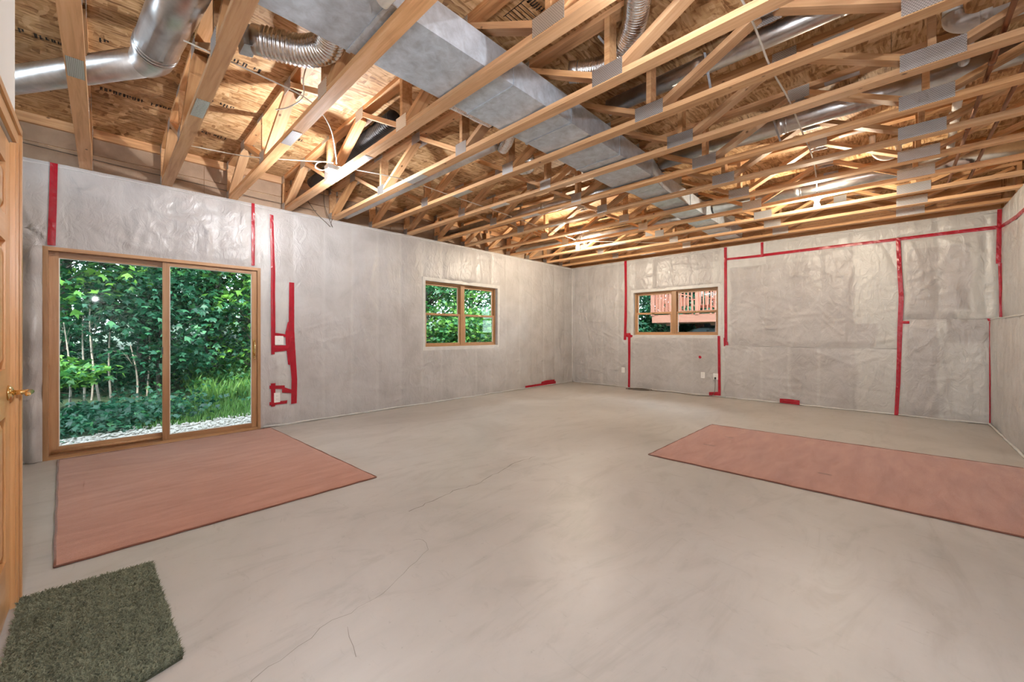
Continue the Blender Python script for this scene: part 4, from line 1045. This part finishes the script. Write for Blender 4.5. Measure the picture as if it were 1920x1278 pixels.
cpts = [(XB-0.05, 2.45, 0.335), (XB-0.045, 2.45, 0.22), (XB-0.05, 2.46, 0.10), (XB-0.05, 2.50, 0.02), (XB-0.12, 2.62, 0.006), (XB-0.17, 2.78, 0.006), (XB-0.10, 3.05, 0.006), (XB-0.06, 3.3, 0.006), (XB-0.10, 3.5, 0.006)]
for k in range(18):
    a = k*2*PI/8.0
    cpts.append((XB-0.20+0.11*math.cos(a)+0.02*math.sin(k*1.7), 3.98-0.02*k/3+0.24*math.sin(a)+0.03*math.cos(k*2.3), 0.006+0.0011*k))
co = tube_obj('extension_cord', cpts, 0.0048, brown_cord, None, 6, 6); tag(co, 'brown extension cord coiled on the floor under the back window', 'cord')

# ------------------------------------------------------------------ carpets and mat
def carpet(name, label, c, seed):
    # c: four corners near-left, near-right, far-right, far-left
    o = thing(name, label, 'rug', (*c[0], 0.0), 'pink carpet pieces')
    rng = np.random.default_rng(seed)
    nu, nv = 46, 60; V = []; F = []
    P = [np.array(p) for p in c]
    for i in range(nu+1):
        for j in range(nv+1):
            u, v = i/nu, j/nv
            p = P[0]*(1-u)*(1-v)+P[1]*u*(1-v)+P[2]*u*v+P[3]*(1-u)*v
            e = min(u*1.8, (1-u)*1.8, v*2.6, (1-v)*2.6)
            wob = 0.004*math.sin(9*v+seed)*(1 if u in (0, 1) else 0)
            z = 0.010+0.0012*math.sin(u*7+seed)*math.sin(v*9+1)
            if e < 0.03: z -= 0.002
            V.append((p[0]+wob, p[1]+0.003*math.sin(8*u+seed)*(1 if v in (0, 1) else 0), z))
    for i in range(nu):
        for j in range(nv): F.append((i*(nv+1)+j, (i+1)*(nv+1)+j, (i+1)*(nv+1)+j+1, i*(nv+1)+j+1))
    mesh_obj('pile', V, F, pinkcarpet, o, True)
    bd = []
    for a, b in ((0, 1), (1, 2), (2, 3), (3, 0)):
        bd = [Vector((*P[a], 0.006)).lerp(Vector((*P[b], 0.006)), t/24) for t in range(25)]
        for k, q in enumerate(bd): q.z += 0.0012*math.sin(k*2.1); q.x += 0.002*math.sin(k*1.3+a); q.y += 0.002*math.cos(k*1.7+a)
        tube_obj('binding', bd, 0.0062, binding, o, 8, 0)
    return o
carpet('carpet_piece', 'pink carpet piece in front of the sliding door', [(-0.175, 3.11), (1.59, 3.12), (1.485, 5.725), (-0.298, 5.715)], 1)
rugR = carpet('carpet_piece', 'pink carpet piece lying near the right wall', [(3.785, -0.84), (5.71, -0.84), (5.592, 1.73), (3.771, 1.752)], 2)
# two worn marks on the right carpet
for (x, y, lx, ly) in ((5.02, 1.36, 0.012, 0.05), (4.52, 1.42, 0.014, 0.06), (4.28, 0.42, 0.012, 0.05)):
    mesh_obj('worn_mark', [(x-lx, y-ly, 0.0128), (x+lx, y-ly*0.8, 0.0128), (x+lx*0.8, y+ly, 0.0128), (x-lx, y+ly*0.9, 0.0128)], [(0, 1, 2, 3)], binding, rugR)

mat_o = thing('shag_mat', 'sage green shag mat in front of the panelled door', 'rug', (0.0, 2.3, 0.0))
MC = [np.array(p) for p in ((-0.250, 1.76), (0.205, 1.90), (0.175, 2.795), (-0.262, 2.835))]
def mpt(u, v): return MC[0]*(1-u)*(1-v)+MC[1]*u*(1-v)+MC[2]*u*v+MC[3]*(1-u)*v
v = []
for z in (0.001, 0.008):
    for a, b in ((0, 0), (1, 0), (1, 1), (0, 1)): p = mpt(a, b); v.append((p[0], p[1], z))
mesh_obj('mat_backing', v, BOXF, matback, mat_o)
rng = np.random.default_rng(9)
NT = 42000
uv = rng.uniform(0, 1, (NT, 2))
V = np.zeros((NT, 5, 3)); A = np.zeros((NT, 5))
base = np.array([mpt(a, b) for a, b in uv])
cl = np.sin(base[:, 0]*110+1.5*np.sin(base[:, 1]*90))+np.sin(base[:, 1]*130+1.3*np.sin(base[:, 0]*85))
th = cl*1.2+rng.normal(0, 1.4, NT); ln = rng.uniform(0.010, 0.019, NT)
ux, uy = np.cos(th), np.sin(th); hgt = rng.uniform(0.012, 0.024, NT); wd = rng.uniform(0.0014, 0.0026, NT)
ca = rng.uniform(0, PI, NT); px, py = np.cos(ca)*wd, np.sin(ca)*wd
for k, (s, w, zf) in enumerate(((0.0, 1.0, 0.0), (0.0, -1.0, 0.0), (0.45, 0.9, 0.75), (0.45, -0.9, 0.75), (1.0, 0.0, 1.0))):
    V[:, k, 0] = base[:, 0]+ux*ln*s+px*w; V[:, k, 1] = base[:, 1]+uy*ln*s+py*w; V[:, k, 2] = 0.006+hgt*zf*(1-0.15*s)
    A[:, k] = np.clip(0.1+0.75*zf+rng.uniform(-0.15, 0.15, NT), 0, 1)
V = V.reshape(-1, 3)
b5 = np.arange(NT)*5
F = np.concatenate([np.stack([b5, b5+1, b5+3, b5+2], 1)]).tolist() + np.stack([b5+2, b5+3, b5+4], 1).tolist()
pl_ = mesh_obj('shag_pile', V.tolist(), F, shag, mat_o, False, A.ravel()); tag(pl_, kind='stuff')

# ------------------------------------------------------------------ outdoors
def grass_mat(name, c1, c2):
    m, n, l, p = new_mat(name)
    mp = coords(n, l); a = noise(n, l, mp, 1.2, 6, 0.65)
    r = ramp(n, [(0.3, c1), (0.7, c2)]); l.new(a.outputs['Fac'], r.inputs[0])
    l.new(r.outputs[0], p.inputs['Base Color']); setp(p, Roughness=0.9)
    return m
soil = grass_mat('forest floor', (0.016, 0.032, 0.012), (0.04, 0.07, 0.02))
def leaf_mat(name, c1, c2, c3):
    m = bpy.data.materials.new(name); m.use_nodes = True
    n = m.node_tree.nodes; l = m.node_tree.links; p = n['Principled BSDF']
    at = n.new('ShaderNodeAttribute'); at.attribute_name = 'pale'
    r = ramp(n, [(0.0, c1), (0.55, c2), (1.0, c3)]); l.new(at.outputs['Fac'], r.inputs[0])
    l.new(r.outputs[0], p.inputs['Base Color']); setp(p, Roughness=0.5)
    t = n.new('ShaderNodeBsdfTranslucent'); l.new(r.outputs[0], t.inputs[0])
    mx = n.new('ShaderNodeMixShader'); mx.inputs[0].default_value = 0.42
    l.new(p.outputs[0], mx.inputs[1]); l.new(t.outputs[0], mx.inputs[2])
    l.new(mx.outputs[0], n['Material Output'].inputs[0])
    return m
leafA = leaf_mat('maple leaves', (0.008, 0.058, 0.022), (0.024, 0.135, 0.044), (0.12, 0.28, 0.036))
leafB = leaf_mat('cool green leaves', (0.006, 0.046, 0.024), (0.017, 0.105, 0.054), (0.048, 0.18, 0.062))
bladeM = leaf_mat('grass blades', (0.04, 0.11, 0.024), (0.085, 0.20, 0.04), (0.17, 0.30, 0.07))
bark = lumber_mat('grey bark', (0.018, 0.016, 0.013), (0.04, 0.034, 0.028), (0.075, 0.064, 0.054), 0.9)
palebark = lumber_mat('pale sapling bark', (0.16, 0.13, 0.10), (0.26, 0.22, 0.18), (0.36, 0.31, 0.26), 0.9)

def sst(a, b, t):
    t = min(1, max(0, (t-a)/(b-a))); return t*t*(3-2*t)
def gz(x, y):
    return 1.0*sst(8.5, 9.3, x)*(1-sst(7.0, 10.5, y)) + -0.08 + 0.10*max(0, y-9.0) * (0.6+0.4*math.tanh((x-1)*0.5)) + 0.05*max(0, x-9.5)*0.3
V = []; F = []
nx, ny = 60, 60
gx = np.linspace(-22, 40, nx+1); gy = np.linspace(-18, 44, ny+1)
for i in range(nx+1):
    for j in range(ny+1): V.append((gx[i], gy[j], gz(gx[i], gy[j])))
for i in range(nx):
    for j in range(ny):
        cx_, cy_ = (gx[i]+gx[i+1])/2, (gy[j]+gy[j+1])/2
        F.append((i*(ny+1)+j, (i+1)*(ny+1)+j, (i+1)*(ny+1)+j+1, i*(ny+1)+j+1))
V = [(x, y, z-0.15 if (-3 < x < 8.5 and -2 < y < 6.2) else z) for x, y, z in V]
ground = mesh_obj('ground', V, F, soil, None, True); tag(ground, kind='structure')

# pale gravel strip outside the sliding door
rng = np.random.default_rng(31)
ico = bmesh.new(); bmesh.ops.create_icosphere(ico, subdivisions=1, radius=1.0)
iv = np.array([x.co[:] for x in ico.verts]); ifc = [[q.index for q in f.verts] for f in ico.faces]; ico.free()
NS = 5200; SV = []; SF = []
sx = rng.uniform(-1.2, 7.0, NS); sy = rng.uniform(6.0, 7.45, NS)
keep = sy < 7.28+0.12*np.sin(sx*1.7)+0.1*np.sin(sx*5)
for k in range(NS):
    if not keep[k]: continue
    s = rng.uniform(0.014, 0.034)*np.array([1, rng.uniform(0.6, 1), rng.uniform(0.5, 0.8)])
    a = rng.uniform(0, 2*PI); ca, sa = math.cos(a), math.sin(a)
    q = iv*s*rng.uniform(0.85, 1.15, (12, 1)); q = np.stack([q[:, 0]*ca-q[:, 1]*sa, q[:, 0]*sa+q[:, 1]*ca, q[:, 2]], 1)+np.array([sx[k], sy[k], -0.062])
    o = len(SV); SV += q.tolist(); SF += [[i+o for i in f] for f in ifc]
stone = film_mat('pale river gravel', (0.30, 0.275, 0.245), 0.8)
gv = mesh_obj('gravel', SV+[(-1.3, 5.99, -0.07), (7.0, 5.99, -0.07), (7.0, 7.25, -0.07), (-1.3, 7.25, -0.07)], SF+[(len(SV), len(SV)+1, len(SV)+2, len(SV)+3)], stone)
tag(gv, 'strip of pale gravel outside the sliding door', 'gravel', kind='stuff')

# grass and undergrowth
def blades(name, label, n, xr, yr, hr, mat, seed, cat='grass', wr=(0.006, 0.012)):
    rng = np.random.default_rng(seed)
    x = rng.uniform(*xr, n); y = rng.uniform(*yr, n); h = rng.uniform(*hr, n); a = rng.uniform(0, 2*PI, n); w = rng.uniform(*wr, n)
    lean = rng.uniform(0.1, 0.5, n)*h
    V = np.zeros((n, 4, 3))
    zz = np.array([gz(p, q) for p, q in zip(x, y)])
    dx, dy = np.cos(a), np.sin(a)
    for k, (s, t, zf) in enumerate(((-1, 0, 0), (1, 0, 0), (0.6, 0.4, 0.6), (0, 1, 1))):
        V[:, k, 0] = x-dy*w*s+dx*lean*t; V[:, k, 1] = y+dx*w*s+dy*lean*t; V[:, k, 2] = zz+h*zf
    b = np.arange(n)*4
    F = np.stack([b, b+1, b+2, b+3], 1).tolist()
    at = np.repeat(np.clip(rng.normal(0.5, 0.25, n), 0, 1), 4)
    o = mesh_obj(name, V.reshape(-1, 3).tolist(), F, mat, None, False, at); tag(o, label, cat, kind='stuff'); return o
blades('lawn_grass', 'short bright grass right of the gravel outside the sliding door', 16000, (0.3, 6.5), (7.15, 9.6), (0.04, 0.12), bladeM, 51)
blades('tall_grass', 'longer rough grass on the slope beyond the lawn', 9000, (1.2, 9.0), (8.9, 12.5), (0.15, 0.45), bladeM, 52)

LEAF = np.array([(0, 0, 0), (0.30, 0.28, 0.03), (0.62, 0.46, -0.02), (0.55, 0.16, 0.02), (1.0, 0.0, -0.06), (0.55, -0.16, 0.02), (0.62, -0.46, -0.02), (0.30, -0.28, 0.03)])
LF = [(0, 1, 3), (1, 2, 3), (0, 3, 5), (3, 4, 5), (0, 5, 7), (5, 6, 7)]
def leaves(centres, per, spread, size, rng, tone=0.5, tonev=0.22, droop=0.35):
    C = np.repeat(np.asarray(centres), per, 0); n = len(C)
    off = rng.normal(0, 1, (n, 3))*np.asarray(spread)
    P = C+off
    yaw = rng.uniform(0, 2*PI, n); pit = rng.normal(droop, 0.45, n); rol = rng.normal(0, 0.5, n); s = rng.uniform(0.65, 1.25, n)*size
    L = LEAF[None]*s[:, None, None]
    x, y, z = L[..., 0], L[..., 1], L[..., 2]
    cr, sr = np.cos(rol)[:, None], np.sin(rol)[:, None]; y, z = y*cr-z*sr, y*sr+z*cr
    cp, sp = np.cos(pit)[:, None], np.sin(pit)[:, None]; x, z = x*cp+z*sp, -x*sp+z*cp
    cy, sy = np.cos(yaw)[:, None], np.sin(yaw)[:, None]; x, y = x*cy-y*sy, x*sy+y*cy
    V = np.stack([x, y, z], -1)+P[:, None]
    ct = np.repeat(rng.normal(tone, tonev*0.7, len(centres)), per)
    A = np.repeat(np.clip(ct+rng.normal(0, tonev, n), 0, 1), 8)
    b = (np.arange(n)*8)[:, None]
    F = np.concatenate([b+np.array([f]) for f in LF], 0)
    return V.reshape(-1, 3), F, A
def tree(label, x, y, h, rad, seed, r=0.12, mat=leafA, base=0.3, nclus=90, per=34, size=0.12, tone=0.5, name='maple_tree', lean=(0, 0), cat='tree', group='trees outside', barkm=None, spread=(0.32, 0.32, 0.10)):
    rng = np.random.default_rng(seed); z0 = gz(x, y)-0.05
    o = thing(name, label, cat, (x, y, z0), group)
    tr = [(x+lean[0]*t+0.05*math.sin(3*t+seed), y+lean[1]*t+0.05*math.cos(2*t+seed), z0+h*t) for t in np.linspace(0, 1, 9)]
    tube_obj('trunk', tr, [r*(1-0.75*t)+0.004 for t in np.linspace(0, 1, 33)], barkm or bark, o, 8, 4)
    C = []; m = MB()
    for k in range(nclus):
        t = base+(1-base)*rng.uniform(0, 1)**0.8
        prof = math.sin(PI*min(1, max(0.12, (t-base)/(1-base)*0.85+0.12)))**0.6
        a = rng.uniform(0, 2*PI); d = rad*prof*math.sqrt(rng.uniform(0.05, 1))
        c = np.array((x+lean[0]*t+d*math.cos(a), y+lean[1]*t+d*math.sin(a), z0+h*t+0.15*d*rng.uniform(-0.5, 1)))
        C.append(c)
        if k % 3 == 0:
            s = Vector((x+lean[0]*t, y+lean[1]*t, z0+h*max(0.08, t-0.12-0.08*d/rad)))
            e = Vector(c); mid = s.lerp(e, 0.5)+Vector((0, 0, 0.1))
            m.tube([s, mid, e], [r*0.22, r*0.14, 0.004], 5)
    m.build('branches', barkm or bark, o, True)
    V, F, A = leaves(C, per, spread, size, rng, tone)
    f = mesh_obj('foliage', V.tolist(), F.tolist(), mat, o, False, A); tag(f, kind='stuff')
    return o
# seen through the sliding door
tree('broad bright maple filling the left of the sliding door view', -1.0, 10.2, 5.2, 2.0, 101, 0.10, leafA, 0.30, 170, 40, 0.15, 0.66)
tree('tall dark trunked tree behind the meeting stile of the sliding door', 0.58, 11.4, 8.0, 2.0, 102, 0.15, leafB, 0.30, 120, 34, 0.14, 0.4)
tree('tree with dark trunk in the right leaf of the sliding door', 1.74, 11.5, 8.0, 2.0, 103, 0.12, leafA, 0.20, 160, 36, 0.15, 0.55)
tree('leafy young maple behind the lawn', 2.5, 10.7, 4.4, 1.4, 104, 0.06, leafA, 0.10, 130, 38, 0.14, 0.62)
tree('low bushy maple in the middle of the sliding door view', 0.80, 10.3, 2.6, 1.05, 105, 0.04, leafB, 0.22, 110, 36, 0.13, 0.5)
tree('dense dark tree at the far left of the sliding door view', -2.6, 13.0, 8.0, 2.6, 106, 0.16, leafB, 0.12, 170, 36, 0.16, 0.35)
tree('tall forest tree left of centre in the deep shade', -0.8, 16.0, 10.0, 3.0, 107, 0.2, leafB, 0.05, 105, 36, 0.2, 0.35)
tree('tall forest tree right of centre in the deep shade', 2.6, 16.5, 10.0, 3.0, 108, 0.2, leafB, 0.05, 130, 36, 0.2, 0.38)
tree('low spreading sapling with bright leaves close to the glass', -0.62, 8.9, 0.85, 0.62, 109, 0.012, leafA, 0.72, 34, 26, 0.13, 0.8, name='sapling', group='saplings outside', barkm=palebark, spread=(0.16, 0.16, 0.05))
# slim bare saplings under the canopy
for i, (sx_, sy_, hh) in enumerate(((-0.42, 9.6, 1.5), (-0.28, 9.9, 1.6), (-0.05, 9.7, 1.8), (0.13, 10.1, 1.9), (-0.62, 10.0, 1.4), (0.62, 10.4, 1.5), (0.40, 9.8, 1.1), (-0.2, 10.6, 1.7))):
    WHERE = ['pale stem nearest the bright sapling', 'pale forked stem in the left glass leaf', 'tallest pale stem in the left glass leaf', 'straight pale stem right of the tallest one', 'leftmost pale stem under the maple', 'thin pale stem by the meeting stile', 'short pale stem near the gravel edge', 'thin pale stem set deepest in the shade'][i]
    s = tree('slim bare sapling, ' + WHERE, sx_, sy_, hh, 0.35, 120+i, 0.014, leafB, 0.8, 8, 12, 0.10, 0.5, name='sapling', lean=(0.1*math.sin(i*2), 0.05), group='saplings outside', barkm=palebark, spread=(0.15, 0.15, 0.06))
# undergrowth
def shrub(label, x, y, w, h, seed, mat, tone, n=60, per=26, size=0.09):
    rng = np.random.default_rng(seed); z0 = gz(x, y)
    o = thing('undergrowth_shrub', label, 'shrub', (x, y, z0), 'undergrowth')
    C = [np.array((x+rng.normal(0, w*0.45), y+rng.normal(0, w*0.3), z0+abs(rng.normal(0, h*0.5)))) for _ in range(n)]
    V, F, A = leaves(C, per, (0.16, 0.16, 0.10), size, rng, tone)
    f = mesh_obj('foliage', V.tolist(), F.tolist(), mat, o, False, A); tag(f, kind='stuff')
    m = MB()
    for c in C[::6]: m.tube([(x+(c[0]-x)*0.4, y+(c[1]-y)*0.4, z0-0.03), tuple(c)], [0.006, 0.002], 4)
    m.build('stems', palebark, o)
shrub('low dark ground cover at the left of the gravel edge', -0.9, 8.4, 1.1, 0.25, 140, leafB, 0.3)
shrub('low ground cover behind the gravel in the left leaf', 0.3, 8.6, 1.2, 0.22, 141, leafB, 0.35)
shrub('low dark ivy at the left end of the gravel', -0.75, 7.75, 0.9, 0.14, 146, leafB, 0.35, 70)
shrub('low dark ivy along the middle of the gravel', 0.25, 7.85, 0.9, 0.14, 147, leafB, 0.35, 70)
shrub('bushy weeds behind the lawn in the right leaf', 1.9, 10.2, 1.0, 0.35, 142, leafA, 0.45)
shrub('tangled brush in the shade behind the saplings', 0.2, 11.6, 1.8, 0.6, 143, leafB, 0.25, 90)
shrub('yellow green brush right of the tangled brush', 2.4, 12.0, 1.4, 0.6, 144, leafA, 0.75, 70)
# forest further back
for i, (sx_, sy_, lab) in enumerate(((-7.5, 17.0, 'far forest tree beyond the left edge of the sliding door'), (-4.6, 20.0, 'far forest tree left of the deep shade'), (-1.5, 21.5, 'far forest tree in the middle of the left glass leaf'),
        (1.4, 21.0, 'far forest tree behind the meeting stile'), (4.4, 20.5, 'far forest tree behind the right glass leaf'), (8.0, 20.0, 'far forest tree between sliding door and side window'),
        (11.8, 20.5, 'far forest tree behind the left half of the side window'), (15.5, 20.0, 'far forest tree behind the right half of the side window'), (19.0, 17.5, 'far forest tree beyond the back left corner'),
        (19.5, 12.0, 'forest tree left of the deck'), (24.0, 13.5, 'far forest tree left behind the deck'), (26.0, 7.5, 'far forest tree behind the middle of the deck'), (26.5, 2.0, 'far forest tree behind the right of the deck'))):
    tree(lab, sx_, sy_, 9.5, 3.0, 220+i, 0.2, leafB, 0.02, 125, 20, 0.34, 0.40+0.1*(i % 3), name='forest_tree', spread=(0.5, 0.5, 0.25))
shrub('dark brush filling the shade at the left edge of the sliding door', -2.0, 12.2, 2.2, 1.0, 240, leafB, 0.25, 120, 26, 0.13)
shrub('dark brush filling the shade behind the bare saplings', -0.3, 13.6, 2.2, 1.0, 241, leafB, 0.22, 120, 26, 0.14)
shrub('dark brush in the shade behind the leafy young maple', 2.6, 14.0, 2.2, 1.0, 242, leafB, 0.3, 120, 26, 0.14)
shrub('bright bush in the lower half of the side window', 8.4, 12.2, 2.2, 1.0, 243, leafA, 0.75, 120, 28, 0.13)
shrub('green bush left of the deck post', 16.4, 7.0, 1.3, 0.9, 244, leafB, 0.6, 160, 34, 0.17)
shrub('dark bush behind the left end of the deck', 18.6, 6.6, 2.0, 1.4, 245, leafB, 0.4, 200, 34, 0.2)
# seen through the left wall window
for i, (sx_, sy_, hh, rr, tn, lab, mt) in enumerate(((7.0, 10.5, 4.4, 1.7, 0.6, 'pale leafy tree in the left half of the side window', leafA), (9.3, 11.0, 4.6, 1.8, 0.62, 'pale leafy tree in the right half of the side window', leafA),
        (8.9, 14.0, 9.0, 2.4, 0.45, 'tall trunked tree behind the right half of the side window', leafB), (6.0, 15.0, 9.0, 2.8, 0.45, 'dense tree behind the left half of the side window', leafB), (11.5, 14.5, 9.0, 2.8, 0.45, 'dense tree at the right edge of the side window', leafB),
        (7.8, 9.4, 1.9, 1.2, 0.7, 'low bright bush under the side window', leafA))):
    tree(lab, sx_, sy_, hh, rr, 160+i, 0.13, mt, 0.22 if i != 2 else 0.45, 120, 36, 0.15, tn, name='leafy_tree')
# by the deck
tree('round green tree left of the deck', 15.6, 8.2, 6.0, 1.75, 180, 0.14, leafB, 0.0, 260, 50, 0.22, 0.6, name='leafy_tree')
tree('dark tree behind the deck railing', 21.0, 8.0, 9.0, 3.4, 181, 0.2, leafB, 0.1, 170, 34, 0.22, 0.35, name='leafy_tree')
tree('dark tree behind the right end of the deck', 22.0, 3.5, 9.0, 3.4, 182, 0.2, leafB, 0.1, 170, 34, 0.22, 0.35, name='leafy_tree')

tree('tree close behind the deck railing left of the parasol', 19.6, 7.0, 7.0, 2.2, 183, 0.16, leafB, 0.05, 150, 36, 0.2, 0.4, name='leafy_tree')
tree('tree close behind the deck railing right of the parasol', 19.8, 4.0, 7.0, 2.2, 184, 0.16, leafB, 0.05, 150, 36, 0.2, 0.4, name='leafy_tree')

# ------------------------------------------------------------------ raised deck beyond the back window
redwood = lumber_mat('red stained deck wood', (0.19, 0.052, 0.03), (0.26, 0.085, 0.05), (0.31, 0.12, 0.075), 0.7)
DXn, DXf, DYl, DYr, DZf = 14.0, 17.6, 6.35, 0.4, 1.86
dk = thing('wooden_deck', 'raised red stained deck with railing beyond the back window', 'deck', (DXn, DYl, DZf))
plank('rim_joist', (DXn, (DYl+DYr)/2, DZf-0.14), (0.05, DYl-DYr, 0.24), redwood, dk); plank('rim_joist', ((DXn+DXf)/2, DYl, DZf-0.14), (0.05, DXf-DXn, 0.24), redwood, dk, (0, 0, PI/2))
for k in range(25):
    xk = DXn+0.07+k*0.145
    if xk > DXf: break
    plank('deck_board', (xk, (DYl+DYr)/2, DZf), (0.138, DYl-DYr+0.06, 0.03), redwood, dk)
for k in range(9): plank('joist', (DXn+0.02+(DXf-DXn)/2, DYl-0.3-k*0.65, DZf-0.13), (0.04, DXf-DXn, 0.2), redwood, dk, (0, 0, PI/2))
for (px_, py_) in ((DXn+0.30, 5.72), (DXn+0.30, 4.22), (DXn+0.30, 2.4), (DXf-0.2, 5.9), (DXf-0.2, 3.0)):
    g0 = gz(px_, py_)-0.1
    plank('post', (px_, py_, (g0+DZf-0.36)/2), (0.14, DZf-0.36-g0, 0.14), redwood, dk, (PI/2, 0, 0))
    plank('post_cap', (px_, py_, DZf-0.31), (0.16, 0.42, 0.12), redwood, dk)
plank('beam', (DXn+0.30, (DYl+DYr)/2, DZf-0.27), (0.09, DYl-DYr-0.1, 0.06), redwood, dk)
for y_ in (DYl, 4.78, 3.2, 1.6): plank('rail_post', (DXn, y_, DZf+0.47), (0.10, 0.95, 0.10), redwood, dk, (PI/2, 0, 0))
plank('top_rail', (DXn, (DYl+DYr)/2, DZf+0.96), (0.14, DYl-DYr+0.1, 0.04), redwood, dk); plank('bottom_rail', (DXn, (DYl+DYr)/2, DZf+0.10), (0.04, DYl-DYr, 0.08), redwood, dk)
plank('sub_rail', (DXn, (DYl+DYr)/2, DZf+0.90), (0.04, DYl-DYr, 0.08), redwood, dk)
y_ = DYl-0.14
while y_ > DYr:
    plank('baluster', (DXn, y_, DZf+0.5), (0.035, 0.76, 0.035), redwood, dk, (PI/2, 0, 0)); y_ -= 0.125
plank('top_rail', ((DXn+DXf)/2, DYl, DZf+0.96), (0.14, DXf-DXn, 0.04), redwood, dk, (0, 0, PI/2))
for k in range(26): plank('baluster', (DXn+0.14+k*0.135, DYl, DZf+0.5), (0.035, 0.8, 0.035), redwood, dk, (PI/2, 0, 0))
sk = box_obj('shade_backing', (DXf+0.02, DXf+0.12, DYr, DYl-0.3, 0.8, DZf-0.05), simple('shade under deck', (0.05, 0.06, 0.075), 0.8), dk)  # added dark sheet, its colour stands in for the shade beneath the deck
# slatted garden chair on the deck
ch = thing('garden_chair', 'red slatted garden chair on the deck', 'chair', (15.2, 5.0, DZf+0.015))
cx0, cy0, cz0 = 15.2, 4.95, DZf+0.015
for k in range(6): plank('seat_slat', (cx0-0.25+k*0.09, cy0, cz0+0.36-0.012*k), (0.08, 0.55, 0.02), redwood, ch)
for k in range(6): plank('back_slat', (cx0+0.32, cy0-0.22+k*0.088, cz0+0.68), (0.02, 0.78, 0.078), redwood, ch, (PI/2, 0, PI/2+0.0))
for s in (-1, 1):
    plank('arm', (cx0, cy0+s*0.33, cz0+0.58), (0.70, 0.12, 0.025), redwood, ch); plank('leg', (cx0-0.28, cy0+s*0.31, cz0+0.285), (0.08, 0.57, 0.03), redwood, ch, (PI/2, 0, 0)); plank('leg', (cx0+0.25, cy0+s*0.29, cz0+0.285), (0.08, 0.57, 0.03), redwood, ch, (PI/2, 0, 0))
# folded white parasol and a covered heap under the deck
pr = thing('garden_parasol', 'closed white parasol standing on the deck', 'parasol', (15.9, 5.35, DZf+0.015))
lathe('canopy', [(0.03, 0.75), (0.10, 0.85), (0.13, 1.2), (0.10, 1.7), (0.05, 2.1), (0.01, 2.2)], white_plastic, pr, (15.9, 5.35, DZf+0.015))
lathe('base', [(0.25, 0.0), (0.25, 0.05), (0.06, 0.08), (0.025, 0.1)], darkmetal, pr, (15.9, 5.35, DZf+0.015))
tube_obj('pole', [(15.9, 5.35, DZf+0.08), (15.9, 5.35, DZf+2.2)], 0.022, redwood, pr, 10, 0)
tarp = film_mat('pale blue tarpaulin', (0.26, 0.32, 0.36), 0.5)
def heap(label, x, y, w, d, h, seed):
    rng = np.random.default_rng(seed); V = []; F = []; n = 24
    g0 = gz(x, y)-0.03
    for i in range(n+1):
        for j in range(n+1):
            u, v_ = i/n*2-1, j/n*2-1
            e = max(abs(u), abs(v_)); z = h*(1-max(0, (e-0.55)/0.45)**1.5)*(0.85+0.15*math.cos(u*3+seed)*math.cos(v_*2))
            V.append((x+u*w/2*(1+0.03*math.sin(v_*9)), y+v_*d/2*(1+0.03*math.sin(u*8)), g0+max(0, z+0.03*math.sin(u*11+v_*7))))
    for i in range(n):
        for j in range(n): F.append((i*(n+1)+j, (i+1)*(n+1)+j, (i+1)*(n+1)+j+1, i*(n+1)+j+1))
    o = mesh_obj('tarp_covered_heap', V, F, tarp, None, True); tag(o, label, 'tarp', 'covered heaps under the deck'); return o
heap('large heap under pale blue tarpaulin beneath the deck', 15.6, 5.0, 1.4, 1.5, 0.42, 1)
heap('small heap under pale tarpaulin left of the deck post', 15.2, 6.45, 0.8, 0.8, 0.26, 2)
